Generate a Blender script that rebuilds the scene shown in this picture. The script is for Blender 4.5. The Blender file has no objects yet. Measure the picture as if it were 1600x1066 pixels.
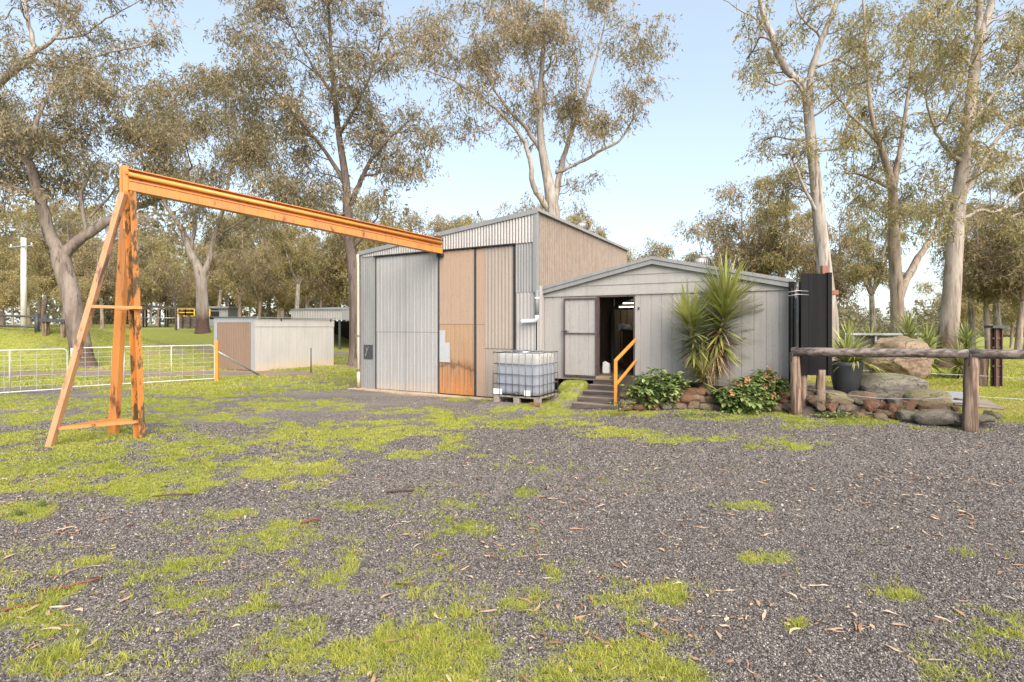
import bpy, bmesh, math, random
import numpy as np
from mathutils import Vector, Matrix

R = math.radians
rnd = random.Random(7)
scene = bpy.context.scene
COL = scene.collection

# ------------------------------------------------------------------ survey
F = 822.0            # focal length in photo pixels (1600 wide)
HC = 1.85            # camera height
ER = np.array([0.877, -0.4806]); ER /= np.linalg.norm(ER)     # along the barn front, to the right
ED = np.array([-ER[1], ER[0]])                                 # away from the barn front
C0 = 11.5            # distance of the barn front plane
YAW = math.atan2(ER[1], ER[0])
SV = 0.42             # the shed front stands this far behind the barn front

KD, ZG = 1.0, 0.0    # depth factor and ground level of the part being set out (the garden lies 0.2 m above the yard)
def P(px, py, d):
    return P0(px, py, d * KD)
def P0(px, py, d):
    return Vector(((px - 800) / F * d, d, HC + (510 - py) / F * d))
def GP(px, py, z=0.0):
    z = z + ZG
    d = (HC - z) * F / (py - 510)
    return Vector(((px - 800) / F * d, d, z))
def UZ(px, py, v=0.0):
    r = np.array([(px - 800) / F, 1.0])
    t = (C0 + v) / float(r @ ED)
    return t * float(r @ ER), HC + t * (510 - py) / F
def BW(u, v, z=0.0):
    p = ER * u + ED * (C0 + v)
    return Vector((p[0], p[1], z))
def XY2UV(x, y):
    return x * ER[0] + y * ER[1], x * ED[0] + y * ED[1] - C0

# ------------------------------------------------------------------ numpy noise
def _h(ix, iy, s):
    n = (ix.astype(np.int64) * 374761393 + iy.astype(np.int64) * 668265263 + s * 1442695041) & 0x7fffffff
    n = ((n ^ (n >> 13)) * 1274126177) & 0x7fffffff
    return ((n ^ (n >> 16)) & 0xffff) / 65535.0
def vnoise(x, y, s=0):
    x = np.asarray(x, float); y = np.asarray(y, float)
    ix = np.floor(x); iy = np.floor(y); fx = x - ix; fy = y - iy
    fx = fx * fx * (3 - 2 * fx); fy = fy * fy * (3 - 2 * fy)
    a = _h(ix, iy, s); b = _h(ix + 1, iy, s); c = _h(ix, iy + 1, s); d = _h(ix + 1, iy + 1, s)
    return (a * (1 - fx) + b * fx) * (1 - fy) + (c * (1 - fx) + d * fx) * fy
def fbm(x, y, s=0, o=4):
    t = 0; a = 0.5; k = 1.0; n = 0
    for i in range(o):
        t = t + a * vnoise(x * k, y * k, s + i * 17); n += a; a *= 0.5; k *= 2.03
    return t / n
def sst(a, b, x):
    t = np.clip((np.asarray(x, float) - a) / (b - a), 0, 1)
    return t * t * (3 - 2 * t)

# ------------------------------------------------------------------ terrain
WL = np.array([(2.25, 12.05), (2.6, 11.75), (4.2, 11.65), (5.9, 11.35), (7.4, 10.75), (8.7, 10.2)]) * 0.892   # foot of the stone edging
def wall_y(x):
    return np.interp(x, WL[:, 0], WL[:, 1])
def H(x, y):
    x = np.asarray(x, float); y = np.asarray(y, float)
    z = (fbm(x * 0.35, y * 0.35, 3) - 0.5) * 0.10 * sst(1, 8, y) + (fbm(x * 2.2, y * 2.2, 9, 3) - 0.5) * 0.03
    u = x * ER[0] + y * ER[1]; v = x * ED[0] + y * ED[1] - C0
    # the yard is level in front of the barn
    flat = sst(-7.2, -6.2, u) * (1 - sst(1.2, 2.2, u)) * sst(-1.6, -0.5, v)
    z = z * (1 - flat) + flat * 0.0
    # grassy bank left of the steps, up to the shed floor
    bank = sst(-5.30, -5.0, u) * (1 - sst(-4.50, -4.28, u)) * sst(-1.5, -1.1, v)
    z = np.where(bank > 0, z * (1 - bank) + bank * (0.10 + 0.45 * sst(-1.0, 0.40, v)), z)
    z = z + 0.20 * sst(-0.6, 3.5, x) * sst(6.5, 9.3, y) * (1 - np.clip(bank, 0, 1))
    ibc = sst(-6.6, -6.3, u) * (1 - sst(-5.1, -4.8, u)) * sst(-1.75, -1.3, v) * (1 - sst(-0.1, 0.1, v))
    z = z * (1 - ibc) + ibc * 0.125
    # planted bed behind the stones, in front of the shed
    t = y - wall_y(x)
    inx = sst(2.10, 2.32, x) * (1 - sst(7.1, 8.2, x))
    bed = (0.30 * sst(0.0, 0.28, t) + 0.25 * sst(0.4, 1.7, t) * (1 - sst(5.0, 5.9, x))) * inx * (1 - sst(13.5, 16.5, y))
    z = z + bed * (1 - np.clip(bank, 0, 1))
    z = np.where((u > -5.9) & (u < -0.25) & (v > SV + 0.06) & (v < SV + 8), np.minimum(z, 0.25), z)
    # bank on the left with the tree
    r = np.sqrt(((x + 28.5) / 14.5) ** 2 + ((y - 28.2) / 5.2) ** 2)
    z = z + 1.68 * (1 - sst(0.35, 1.02, r)) * (1 + 0.25 * (fbm(x * 0.6, y * 0.6, 21) - 0.5))
    # rising paddock at the far left
    z = z + 1.5 * sst(29, 40, y) * (1 - sst(-19.5, -13.5, x)) + 0.7 * sst(45, 90, y) * (1 - sst(-10, 5, x))
    z = z - 0.9 * sst(25, 60, y) * sst(5, 25, x)
    return z
def hz(x, y):
    return float(H(np.array([x]), np.array([y]))[0])

# ------------------------------------------------------------------ object helpers
OFF = {}
def mesh_from(name, v, f, smooth=False):
    me = bpy.data.meshes.new(name)
    v = np.asarray(v, np.float32)
    if isinstance(f, np.ndarray):
        nf, k = f.shape
        me.vertices.add(len(v)); me.vertices.foreach_set('co', v.ravel())
        me.loops.add(nf * k); me.loops.foreach_set('vertex_index', f.astype(np.int32).ravel())
        me.polygons.add(nf)
        me.polygons.foreach_set('loop_start', np.arange(0, nf * k, k, dtype=np.int32))
        me.polygons.foreach_set('loop_total', np.full(nf, k, np.int32))
        me.update(calc_edges=True)
    else:
        me.from_pydata([tuple(a) for a in v], [], f)
        me.update()
    if smooth:
        me.polygons.foreach_set('use_smooth', np.ones(len(me.polygons), bool))
    return me

class MB:
    def __init__(s): s.v = []; s.f = []
    def add(s, vs, fs):
        k = len(s.v); s.v += [tuple(a) for a in vs]; s.f += [tuple(i + k for i in f) for f in fs]; return s
    def box(s, x0, x1, y0, y1, z0, z1):
        return s.add([(x0, y0, z0), (x1, y0, z0), (x1, y1, z0), (x0, y1, z0), (x0, y0, z1), (x1, y0, z1), (x1, y1, z1), (x0, y1, z1)],
                     [(0, 3, 2, 1), (4, 5, 6, 7), (0, 1, 5, 4), (1, 2, 6, 5), (2, 3, 7, 6), (3, 0, 4, 7)])
    def bar(s, a, b, w, h, up=(0, 0, 1)):
        a = Vector(a); b = Vector(b); t = (b - a).normalized(); up = Vector(up)
        if abs(t.dot(up)) > 0.98: up = Vector((0, 1, 0))
        x = t.cross(up).normalized() * (w / 2); y = x.cross(t).normalized() * (h / 2)
        vs = [a - x - y, a + x - y, a + x + y, a - x + y, b - x - y, b + x - y, b + x + y, b - x + y]
        return s.add(vs, [(0, 3, 2, 1), (4, 5, 6, 7), (0, 1, 5, 4), (1, 2, 6, 5), (2, 3, 7, 6), (3, 0, 4, 7)])
    def tube(s, pts, rad, n=8, cap=True):
        pts = [Vector(p) for p in pts]
        if not hasattr(rad, '__len__'): rad = [rad] * len(pts)
        k = len(s.v); ref = None
        for i, p in enumerate(pts):
            t = (pts[min(i + 1, len(pts) - 1)] - pts[max(i - 1, 0)])
            t = t.normalized() if t.length > 1e-9 else Vector((0, 0, 1))
            if ref is None: ref = Vector((1, 0, 0)) if abs(t.x) < 0.8 else Vector((0, 1, 0))
            a = (ref - t * ref.dot(t)).normalized(); b = t.cross(a); ref = a
            for j in range(n):
                q = 2 * math.pi * j / n
                s.v.append(tuple(p + (a * math.cos(q) + b * math.sin(q)) * rad[i]))
        for i in range(len(pts) - 1):
            for j in range(n):
                s.f.append((k + i * n + j, k + i * n + (j + 1) % n, k + (i + 1) * n + (j + 1) % n, k + (i + 1) * n + j))
        if cap:
            s.f.append(tuple(k + j for j in range(n))[::-1]); s.f.append(tuple(k + (len(pts) - 1) * n + j for j in range(n)))
        return s
    def lathe(s, prof, n=16, c=(0, 0, 0)):
        k = len(s.v)
        for (r, z) in prof:
            for j in range(n):
                q = 2 * math.pi * j / n
                s.v.append((c[0] + r * math.cos(q), c[1] + r * math.sin(q), c[2] + z))
        for i in range(len(prof) - 1):
            for j in range(n):
                s.f.append((k + i * n + j, k + i * n + (j + 1) % n, k + (i + 1) * n + (j + 1) % n, k + (i + 1) * n + j))
        s.f.append(tuple(k + j for j in range(n))[::-1]); s.f.append(tuple(k + (len(prof) - 1) * n + j for j in range(n)))
        return s
    def prism(s, poly, y0, y1):          # poly in (x, z), extruded along y
        n = len(poly)
        vs = [(x, y0, z) for x, z in poly] + [(x, y1, z) for x, z in poly]
        fs = [tuple(range(n)), tuple(range(2 * n - 1, n - 1, -1))] + [(i, i + n, (i + 1) % n + n, (i + 1) % n) for i in range(n)]
        return s.add(vs, fs)
    def build(s, name, mat, parent=None, smooth=False, bevel=0):
        me = mesh_from(name, s.v, s.f, smooth)
        return link(name, me, mat, parent, bevel)

def build_each(mb, name, mat, parent, smooth=False, bevel=0):
    """one object for every separate piece collected in mb"""
    p = list(range(len(mb.v)))
    def find(i):
        while p[i] != i: p[i] = p[p[i]]; i = p[i]
        return i
    for f in mb.f:
        for i in f[1:]: p[find(i)] = find(f[0])
    groups = {}
    for f in mb.f: groups.setdefault(find(f[0]), []).append(f)
    for fs in groups.values():
        ids = sorted({i for f in fs for i in f}); k = {i: n for n, i in enumerate(ids)}
        q = MB(); q.v = [mb.v[i] for i in ids]; q.f = [tuple(k[i] for i in f) for f in fs]; q.build(name, mat, parent, smooth, bevel)
def link(name, me, mat, parent=None, bevel=0):
    o = bpy.data.objects.new(name, me); COL.objects.link(o)
    if mat is not None: me.materials.append(mat)
    if parent is not None: o.parent = parent
    if bevel:
        m = o.modifiers.new('bevel', 'BEVEL'); m.width = bevel; m.segments = 2; m.limit_method = 'ANGLE'
    return o
def empty(name, loc=(0, 0, 0), rz=0):
    o = bpy.data.objects.new(name, None); COL.objects.link(o); o.location = loc; o.rotation_euler = (0, 0, rz)
    o.empty_display_size = 0.1
    return o
def tag(o, label=None, cat=None, group=None, kind=None):
    if label: o['label'] = label
    if cat: o['category'] = cat
    if group: o['group'] = group
    if kind: o['kind'] = kind
    return o
def copy_tree(o, parent=None):
    c = o.copy(); COL.objects.link(c)
    if parent is not None: c.parent = parent
    for ch in [k for k in bpy.data.objects if k.parent == o]:
        copy_tree(ch, c)
    return c

# ------------------------------------------------------------------ materials
def new_mat(name):
    m = bpy.data.materials.new(name); m.use_nodes = True
    nt = m.node_tree; b = nt.nodes['Principled BSDF']
    return m, nt, b
def N(nt, typ, **kw):
    n = nt.nodes.new(typ)
    for k, v in kw.items():
        if k in n.inputs: n.inputs[k].default_value = v
        else: setattr(n, k, v)
    return n
def ramp(nt, src, stops, interp='LINEAR'):
    r = nt.nodes.new('ShaderNodeValToRGB'); r.color_ramp.interpolation = interp
    e = r.color_ramp.elements
    while len(e) < len(stops): e.new(0.5)
    for i, (p, c) in enumerate(stops):
        e[i].position = p; e[i].color = (c, c, c, 1) if not hasattr(c, '__len__') else (*c[:3], 1)
    nt.links.new(src, r.inputs[0]); return r.outputs[0]
def mixc(nt, fac, a, b, mode='MIX'):
    m = nt.nodes.new('ShaderNodeMix'); m.data_type = 'RGBA'; m.blend_type = mode; m.clamp_factor = True
    for idx, val in ((0, fac), (6, a), (7, b)):
        if hasattr(val, 'default_value'): nt.links.new(val, m.inputs[idx])
        elif idx == 0: m.inputs[0].default_value = val
        else: m.inputs[idx].default_value = (*val[:3], 1)
    return m.outputs[2]
def math_(nt, op, a, b=None, c=None):
    m = nt.nodes.new('ShaderNodeMath'); m.operation = op; m.use_clamp = False
    for i, v in enumerate((a, b, c)):
        if v is None: continue
        if hasattr(v, 'default_value'): nt.links.new(v, m.inputs[i])
        else: m.inputs[i].default_value = v
    return m.outputs[0]
def coords(nt, scale=(1, 1, 1), space='Object', rot=(0, 0, 0)):
    t = nt.nodes.new('ShaderNodeTexCoord'); mp = nt.nodes.new('ShaderNodeMapping')
    mp.inputs['Scale'].default_value = scale; mp.inputs['Rotation'].default_value = rot
    if space == 'World':
        g = nt.nodes.new('ShaderNodeNewGeometry'); nt.links.new(g.outputs['Position'], mp.inputs[0])
    else: nt.links.new(t.outputs[space], mp.inputs[0])
    return mp.outputs[0]
def noise(nt, vec, scale=5, detail=4, rough=0.55):
    n = N(nt, 'ShaderNodeTexNoise', Scale=scale, Detail=detail, Roughness=rough); nt.links.new(vec, n.inputs['Vector']); return n.outputs[0]
def bump(nt, b, h, strength=0.3, dist=0.01):
    n = N(nt, 'ShaderNodeBump', Strength=strength, Distance=dist); nt.links.new(h, n.inputs['Height']); nt.links.new(n.outputs[0], b.inputs['Normal'])

def weathered(name, col, col2, streak=0.5, rust=0.0, rust_z=None, rough=0.6, metal=0.0, grime=0.35, rustcol=(0.30, 0.10, 0.025), sc=1.0):
    """Painted or bare sheet: vertical run-off streaks, blotches, optional rust (rust_z=(full, none) in object z)."""
    m, nt, b = new_mat(name)
    s1 = noise(nt, coords(nt, (9 * sc, 9 * sc, 0.45 * sc)), 1.0, 6, 0.6)
    s2 = noise(nt, coords(nt, (1.3 * sc, 1.3 * sc, 0.9 * sc)), 1.0, 6, 0.6)
    s3 = noise(nt, coords(nt, (30 * sc, 30 * sc, 14 * sc)), 1.0, 4, 0.6)
    c = mixc(nt, ramp(nt, s1, [(0.32, 0), (0.68, 1)]), col, col2)
    dark = [x * 0.55 for x in col]
    c = mixc(nt, math_(nt, 'MULTIPLY', ramp(nt, s1, [(0.55, 0), (0.80, 1)]), streak), c, dark)
    c = mixc(nt, math_(nt, 'MULTIPLY', ramp(nt, s2, [(0.45, 0), (0.75, 1)]), grime), c, [x * 0.66 for x in col2])
    c = mixc(nt, math_(nt, 'MULTIPLY', ramp(nt, s3, [(0.57, 0), (0.68, 1)]), 0.42), c, dark)
    if rust > 0:
        rn = noise(nt, coords(nt, (6 * sc, 6 * sc, 0.8 * sc)), 1.0, 8, 0.65)
        if rust_z:
            sep = N(nt, 'ShaderNodeSeparateXYZ'); nt.links.new(coords(nt), sep.inputs[0])
            mr = N(nt, 'ShaderNodeMapRange'); mr.clamp = True
            mr.inputs['From Min'].default_value = rust_z[1]; mr.inputs['From Max'].default_value = rust_z[0]
            nt.links.new(sep.outputs[2], mr.inputs[0])
            f = math_(nt, 'ADD', math_(nt, 'MULTIPLY', mr.outputs[0], 0.75), math_(nt, 'MULTIPLY', rn, 0.75))
            f = ramp(nt, f, [(0.62, 0), (1.02, 1)])
        else:
            f = ramp(nt, rn, [(0.56, 0), (0.66, 1)])
        rc = mixc(nt, ramp(nt, s3, [(0.3, 0), (0.7, 1)]), rustcol, [x * 1.7 for x in rustcol])
        c = mixc(nt, math_(nt, 'MULTIPLY', f, rust), c, rc)
    nt.links.new(c, b.inputs['Base Color'])
    b.inputs['Roughness'].default_value = rough; b.inputs['Metallic'].default_value = metal
    bump(nt, b, math_(nt, 'ADD', math_(nt, 'ADD', s3, s1), math_(nt, 'MULTIPLY', s2, 4.0)), 0.22, 0.012)
    return m

def plain(name, col, rough=0.5, metal=0.0, var=0.25, scale=12, bmp=0.15, space='Object'):
    m, nt, b = new_mat(name)
    n = noise(nt, coords(nt, space=space), scale, 5, 0.6)
    c = mixc(nt, ramp(nt, n, [(0.3, 0), (0.7, 1)]), [x * (1 - var) for x in col], [min(1, x * (1 + var)) for x in col])
    nt.links.new(c, b.inputs['Base Color']); b.inputs['Roughness'].default_value = rough; b.inputs['Metallic'].default_value = metal
    if bmp: bump(nt, b, n, bmp, 0.01)
    return m

def wood(name, col, col2, axis=2, sc=1.0, rough=0.8):
    m, nt, b = new_mat(name)
    s = [14 * sc] * 3; s[axis] = 0.9 * sc
    n = noise(nt, coords(nt, s), 1.0, 8, 0.65)
    n2 = noise(nt, coords(nt, (2, 2, 2)), 1.0, 4)
    c = mixc(nt, ramp(nt, n, [(0.42, 0), (0.58, 1)]), col, col2)
    c = mixc(nt, math_(nt, 'MULTIPLY', ramp(nt, n2, [(0.45, 0), (0.7, 1)]), 0.4), c, [x * 0.5 for x in col])
    nt.links.new(c, b.inputs['Base Color']); b.inputs['Roughness'].default_value = rough
    bump(nt, b, n, 0.5, 0.015)
    return m

def painted(name, col, under, lo=0.52, hi=0.58, rough=0.45, sc=6.0):
    """Paint chipped away over rusty steel."""
    m, nt, b = new_mat(name)
    n = noise(nt, coords(nt, (sc * 1.6, sc * 1.6, sc * 0.6)), 1.0, 9, 0.68)
    n2 = noise(nt, coords(nt, (2.2, 2.2, 1.0)), 1.0, 5)
    f = ramp(nt, math_(nt, 'ADD', math_(nt, 'MULTIPLY', n, 0.65), math_(nt, 'MULTIPLY', n2, 0.35)), [(lo, 0), (hi, 1)])
    c = mixc(nt, ramp(nt, n2, [(0.35, 0), (0.65, 1)]), col, [col[0] * .85, col[1] * .78 + .012, col[2] * .9 + .02])
    c = mixc(nt, math_(nt, 'MULTIPLY', ramp(nt, noise(nt, coords(nt, (16, 16, 1.2)), 1.0, 6, .65), [(.5, 0), (.72, 1)]), .45), c, [x * .5 for x in col])
    u = mixc(nt, ramp(nt, n, [(0.4, 0), (0.8, 1)]), under, [x * 0.4 for x in under])
    nt.links.new(mixc(nt, f, c, u), b.inputs['Base Color'])
    b.inputs['Roughness'].default_value = rough
    bump(nt, b, f, 0.25, 0.004)
    return m

def bark(name, base, light, dark, foot=None, foot_h=(0.5, 2.5)):
    """Gum bark: shed patches of pale and grey, long vertical flakes, optional rough dark stocking at the foot."""
    m, nt, b = new_mat(name)
    v = coords(nt, (8, 8, 0.9)); n1 = noise(nt, v, 1.0, 7, 0.62)
    n2 = noise(nt, coords(nt, (1.5, 1.5, 0.5)), 1.0, 5, 0.6)
    n3 = noise(nt, coords(nt, (26, 26, 3)), 1.0, 5, 0.7)
    c = mixc(nt, ramp(nt, n2, [(0.42, 0), (0.58, 1)]), base, light)
    c = mixc(nt, ramp(nt, n1, [(0.52, 0), (0.64, 1)]), c, dark)
    c = mixc(nt, math_(nt, 'MULTIPLY', ramp(nt, n1, [(0.32, 1), (0.42, 0)]), 0.6), c, [x * 1.25 for x in light])
    c = mixc(nt, math_(nt, 'MULTIPLY', ramp(nt, n3, [(0.5, 0), (0.75, 1)]), 0.5), c, dark)
    if foot:
        sep = N(nt, 'ShaderNodeSeparateXYZ'); nt.links.new(coords(nt), sep.inputs[0])
        mr = N(nt, 'ShaderNodeMapRange'); mr.clamp = True
        mr.inputs['From Min'].default_value = foot_h[1]; mr.inputs['From Max'].default_value = foot_h[0]
        nt.links.new(sep.outputs[2], mr.inputs[0])
        f = ramp(nt, math_(nt, 'ADD', mr.outputs[0], math_(nt, 'MULTIPLY', n1, 0.8)), [(0.55, 0), (1.35, 1)])
        c = mixc(nt, f, c, mixc(nt, ramp(nt, n3, [(0.35, 0), (0.65, 1)]), foot, [x * 0.4 for x in foot]))
    nt.links.new(c, b.inputs['Base Color']); b.inputs['Roughness'].default_value = 0.85
    bump(nt, b, math_(nt, 'ADD', n3, n1), 0.6, 0.03)
    return m

def leafmat(name, stops, rough=0.5, trans=0.3, attr='tint', spec=0.4):
    m, nt, b = new_mat(name)
    a = N(nt, 'ShaderNodeAttribute'); a.attribute_name = attr
    c = ramp(nt, a.outputs['Fac'], stops)
    nt.links.new(c, b.inputs['Base Color']); b.inputs['Roughness'].default_value = rough
    b.inputs['Specular IOR Level'].default_value = spec
    t = N(nt, 'ShaderNodeBsdfTranslucent'); nt.links.new(c, t.inputs[0])
    mx = N(nt, 'ShaderNodeMixShader', Fac=trans)
    nt.links.new(b.outputs[0], mx.inputs[1]); nt.links.new(t.outputs[0], mx.inputs[2])
    nt.links.new(mx.outputs[0], nt.nodes['Material Output'].inputs[0])
    return m

def rockmat(name, a, b_, c_, moss=0.0):
    m, nt, b = new_mat(name)
    info = N(nt, 'ShaderNodeObjectInfo')
    v = coords(nt)
    add = N(nt, 'ShaderNodeVectorMath', operation='ADD'); nt.links.new(v, add.inputs[0])
    mul = math_(nt, 'MULTIPLY', info.outputs['Random'], 37.0); nt.links.new(mul, add.inputs[1])
    n1 = noise(nt, add.outputs[0], 3.5, 7, 0.65); n2 = noise(nt, add.outputs[0], 16, 6, 0.7); n3 = noise(nt, add.outputs[0], 60, 3, 0.7)
    c = mixc(nt, ramp(nt, n1, [(0.35, 0), (0.65, 1)]), a, b_)
    c = mixc(nt, ramp(nt, n2, [(0.50, 0), (0.66, 1)]), c, c_)
    c = mixc(nt, math_(nt, 'MULTIPLY', ramp(nt, n3, [(0.5, 0), (0.66, 1)]), 0.6), c, [x * 0.3 for x in a])
    vo = N(nt, 'ShaderNodeTexVoronoi', Scale=2.1, feature='DISTANCE_TO_EDGE'); wv = N(nt, 'ShaderNodeVectorMath', operation='ADD')
    nt.links.new(add.outputs[0], wv.inputs[0]); nz = N(nt, 'ShaderNodeTexNoise', Scale=5.0, Detail=4.0); nt.links.new(add.outputs[0], nz.inputs['Vector'])
    sc_ = N(nt, 'ShaderNodeVectorMath', operation='SCALE'); sc_.inputs['Scale'].default_value = .35; nt.links.new(nz.outputs['Color'], sc_.inputs[0]); nt.links.new(sc_.outputs[0], wv.inputs[1]); nt.links.new(wv.outputs[0], vo.inputs['Vector'])
    crack = ramp(nt, vo.outputs['Distance'], [(0.0, 1), (0.022, 0)])
    c = mixc(nt, math_(nt, 'MULTIPLY', crack, .75), c, [x * 0.2 for x in a])
    if moss:
        g = N(nt, 'ShaderNodeNewGeometry'); sp = N(nt, 'ShaderNodeSeparateXYZ'); nt.links.new(g.outputs['Normal'], sp.inputs[0])
        f = ramp(nt, math_(nt, 'ADD', math_(nt, 'MULTIPLY', sp.outputs[2], 0.5), math_(nt, 'MULTIPLY', n2, 0.6)), [(0.45, 0), (0.8, 1)])
        c = mixc(nt, math_(nt, 'MULTIPLY', f, moss), c, (0.16, 0.15, 0.06))
    nt.links.new(c, b.inputs['Base Color']); b.inputs['Roughness'].default_value = 0.88
    bump(nt, b, math_(nt, 'SUBTRACT', math_(nt, 'ADD', n2, math_(nt, 'MULTIPLY', n3, 0.7)), math_(nt, 'MULTIPLY', crack, .8)), 0.9, 0.035)
    return m

M = {}
M['grey_sheet'] = weathered('grey sheet steel', (0.205, 0.20, 0.197), (0.265, 0.26, 0.255), 0.35, rough=0.55)
M['cream_sheet'] = weathered('pale painted sheet', (0.296, 0.2812, 0.2664), (0.37, 0.3515, 0.333), 0.5, 0.35, (-0.1, 1.0), rustcol=(0.34, 0.22, 0.10))
M['door_pale'] = weathered('pale door sheet', (0.2888, 0.2774, 0.2698), (0.3572, 0.342, 0.3344), 0.6, 0.35, (-0.2, 0.7), rustcol=(0.34, 0.22, 0.10))
M['door_beige'] = weathered('beige door sheet', (0.335, 0.235, 0.17), (0.36, 0.255, 0.187), 0.2, 0.0, grime=.2)
M['door_rusty'] = weathered('rust stained door sheet', (0.3312, 0.216, 0.1296), (0.3744, 0.2376, 0.1368), 0.5, 0.95, (-0.5, 1.9), rustcol=(0.36, 0.13, 0.025))
M['door_grey'] = weathered('weathered tan grey door sheet', (0.27, 0.22, 0.18), (0.34, 0.285, 0.24), 0.5, 0.0)
M['zinc'] = weathered('galvanised corrugated sheet', (0.3108, 0.2886, 0.2738), (0.3996, 0.37, 0.3478), 0.4, rough=0.45, metal=0.35)
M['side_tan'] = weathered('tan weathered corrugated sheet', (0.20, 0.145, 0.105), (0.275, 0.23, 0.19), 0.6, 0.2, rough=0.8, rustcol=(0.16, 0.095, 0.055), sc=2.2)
def door_rust(m):
    nt = m.node_tree; b = nt.nodes['Principled BSDF']; src = b.inputs['Base Color'].links[0].from_socket
    sep = N(nt, 'ShaderNodeSeparateXYZ'); nt.links.new(coords(nt), sep.inputs[0])
    st = noise(nt, coords(nt, (26, 26, .7)), 1.0, 6, .7); bl = noise(nt, coords(nt, (3, 3, 2)), 1.0, 6, .65)
    zz = math_(nt, 'ADD', sep.outputs[2], math_(nt, 'MULTIPLY', math_(nt, 'SUBTRACT', bl, .5), .5))
    f = math_(nt, 'MULTIPLY', ramp(nt, st, [(.45, 0), (.62, 1)]), ramp(nt, math_(nt, 'MULTIPLY', zz, .5), [(.02, .35), (.45, .9), (.50, .15), (.8, 0)]))
    c = mixc(nt, f, src, (.075, .030, .014))
    c = mixc(nt, ramp(nt, math_(nt, 'MULTIPLY', zz, .5), [(.36, 0), (.40, .7), (.44, 0)]), c, (.09, .045, .022))
    nt.links.new(c, b.inputs['Base Color'])
door_rust(M['door_rusty'])
def ribbed_tone(m, axis, pitch, col, amt):  # browner rib valleys coloured in step with the pitch, so the ribs show
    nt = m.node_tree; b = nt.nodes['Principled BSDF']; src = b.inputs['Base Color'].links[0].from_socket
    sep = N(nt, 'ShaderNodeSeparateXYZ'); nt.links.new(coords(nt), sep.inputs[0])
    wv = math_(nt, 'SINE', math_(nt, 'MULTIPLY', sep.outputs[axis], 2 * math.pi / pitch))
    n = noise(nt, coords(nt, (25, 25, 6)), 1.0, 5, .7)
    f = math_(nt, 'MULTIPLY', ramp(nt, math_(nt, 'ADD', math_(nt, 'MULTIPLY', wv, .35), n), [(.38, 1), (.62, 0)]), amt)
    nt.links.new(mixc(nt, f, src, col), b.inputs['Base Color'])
ribbed_tone(M['side_tan'], 1, .11, (.115, .08, .057), .75)
M['flash'] = weathered('grey flashing', (0.20, 0.20, 0.20), (0.25, 0.25, 0.25), 0.3, rough=0.5)
M['shed_wall'] = weathered('grey painted boards', (0.296, 0.2775, 0.2627), (0.3478, 0.3256, 0.3071), 0.6, 0.4, (0.3, 1.0), rustcol=(0.3, 0.22, 0.13))
M['shed_board'] = weathered('grey gable boards', (0.296, 0.2775, 0.259), (0.3552, 0.333, 0.3108), 0.25, rough=0.7)
M['small_shed'] = weathered('off white shed sheet', (0.3496, 0.3268, 0.304), (0.4256, 0.4028, 0.38), 0.4, 0.6, (-0.2, 0.75), rustcol=(0.40, 0.26, 0.14))
M['small_frame'] = weathered('blue grey frame', (0.288, 0.296, 0.308), (0.336, 0.344, 0.352), 0.3)
M['small_door'] = weathered('brown shed door', (0.216, 0.1395, 0.0945), (0.252, 0.1665, 0.117), 0.4)
M['brown_steel'] = painted('brown steel', (0.095, 0.055, 0.045), (0.06, 0.04, 0.03))
M['orange'] = painted('orange paint', (0.55, 0.215, 0.045), (0.20, 0.075, 0.03), 0.545, 0.62)
M['orange_worn'] = painted('worn orange paint', (0.54, 0.21, 0.045), (0.13, 0.085, 0.04), 0.49, 0.53, sc=5)
M['orange_faded'] = painted('faded orange paint', (0.50, 0.25, 0.115), (0.22, 0.14, 0.09), 0.50, 0.56, sc=5)
M['orange_rail'] = plain('orange handrail paint', (0.60, 0.235, 0.04), 0.4, 0, 0.12, 6, 0.05)
M['black'] = plain('black gap', (0.012, 0.012, 0.012), 0.8)
M['dark_steel'] = plain('dark steel', (0.05, 0.05, 0.052), 0.5, 0.4)
M['galv'] = plain('galvanised steel', (0.35, 0.36, 0.37), 0.4, 0.6, 0.2)
M['cage'] = plain('cage steel', (0.13, 0.14, 0.145), 0.45, 0.5, 0.2)
M['white_pipe'] = plain('white gate pipe', (0.46, 0.46, 0.48), 0.45, 0.2, 0.15)
M['pvc'] = plain('grey plastic pipe', (0.48, 0.49, 0.53), 0.4, 0, 0.08)
M['cream_pipe'] = weathered('cream downpipe', (0.448, 0.376, 0.288), (0.496, 0.432, 0.344), 0.4, 0.6, (-0.1, 0.7))
M['timber'] = wood('sleeper timber', (0.045, 0.034, 0.026), (0.12, 0.092, 0.074), 0)
M['post_wood'] = wood('round post wood', (0.085, 0.05, 0.034), (0.30, 0.205, 0.145), 2, 1.5)
M['rail_wood'] = wood('rail wood', (0.06, 0.045, 0.038), (0.22, 0.175, 0.15), 0, 1.2)
M['black_rubber'] = weathered('black ribbed sheet', (0.010, 0.0095, 0.010), (0.017, 0.016, 0.017), 0.3, rough=0.8, grime=0.5)
for q in ('dark_steel',): M[q].node_tree.nodes['Principled BSDF'].inputs['Metallic'].default_value = 0
M['black_rubber'].node_tree.nodes['Principled BSDF'].inputs['Specular IOR Level'].default_value = .12
M['rusty_orange'] = painted('rusted offcut', (0.23, 0.08, 0.032), (0.13, 0.05, 0.025))
M['pot'] = plain('charcoal pot', (0.03, 0.032, 0.036), 0.45, 0, 0.2, 5)
M['soil'] = plain('bed soil', (0.06, 0.045, 0.032), 0.95, 0, 0.4, 20, 0.8)
M['pole'] = wood('pale pole', (0.50, 0.46, 0.42), (0.62, 0.58, 0.54), 2)
M['concrete'] = plain('worn concrete', (0.34, 0.25, 0.17), 0.9, 0, 0.3, 4, 0.3)
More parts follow.
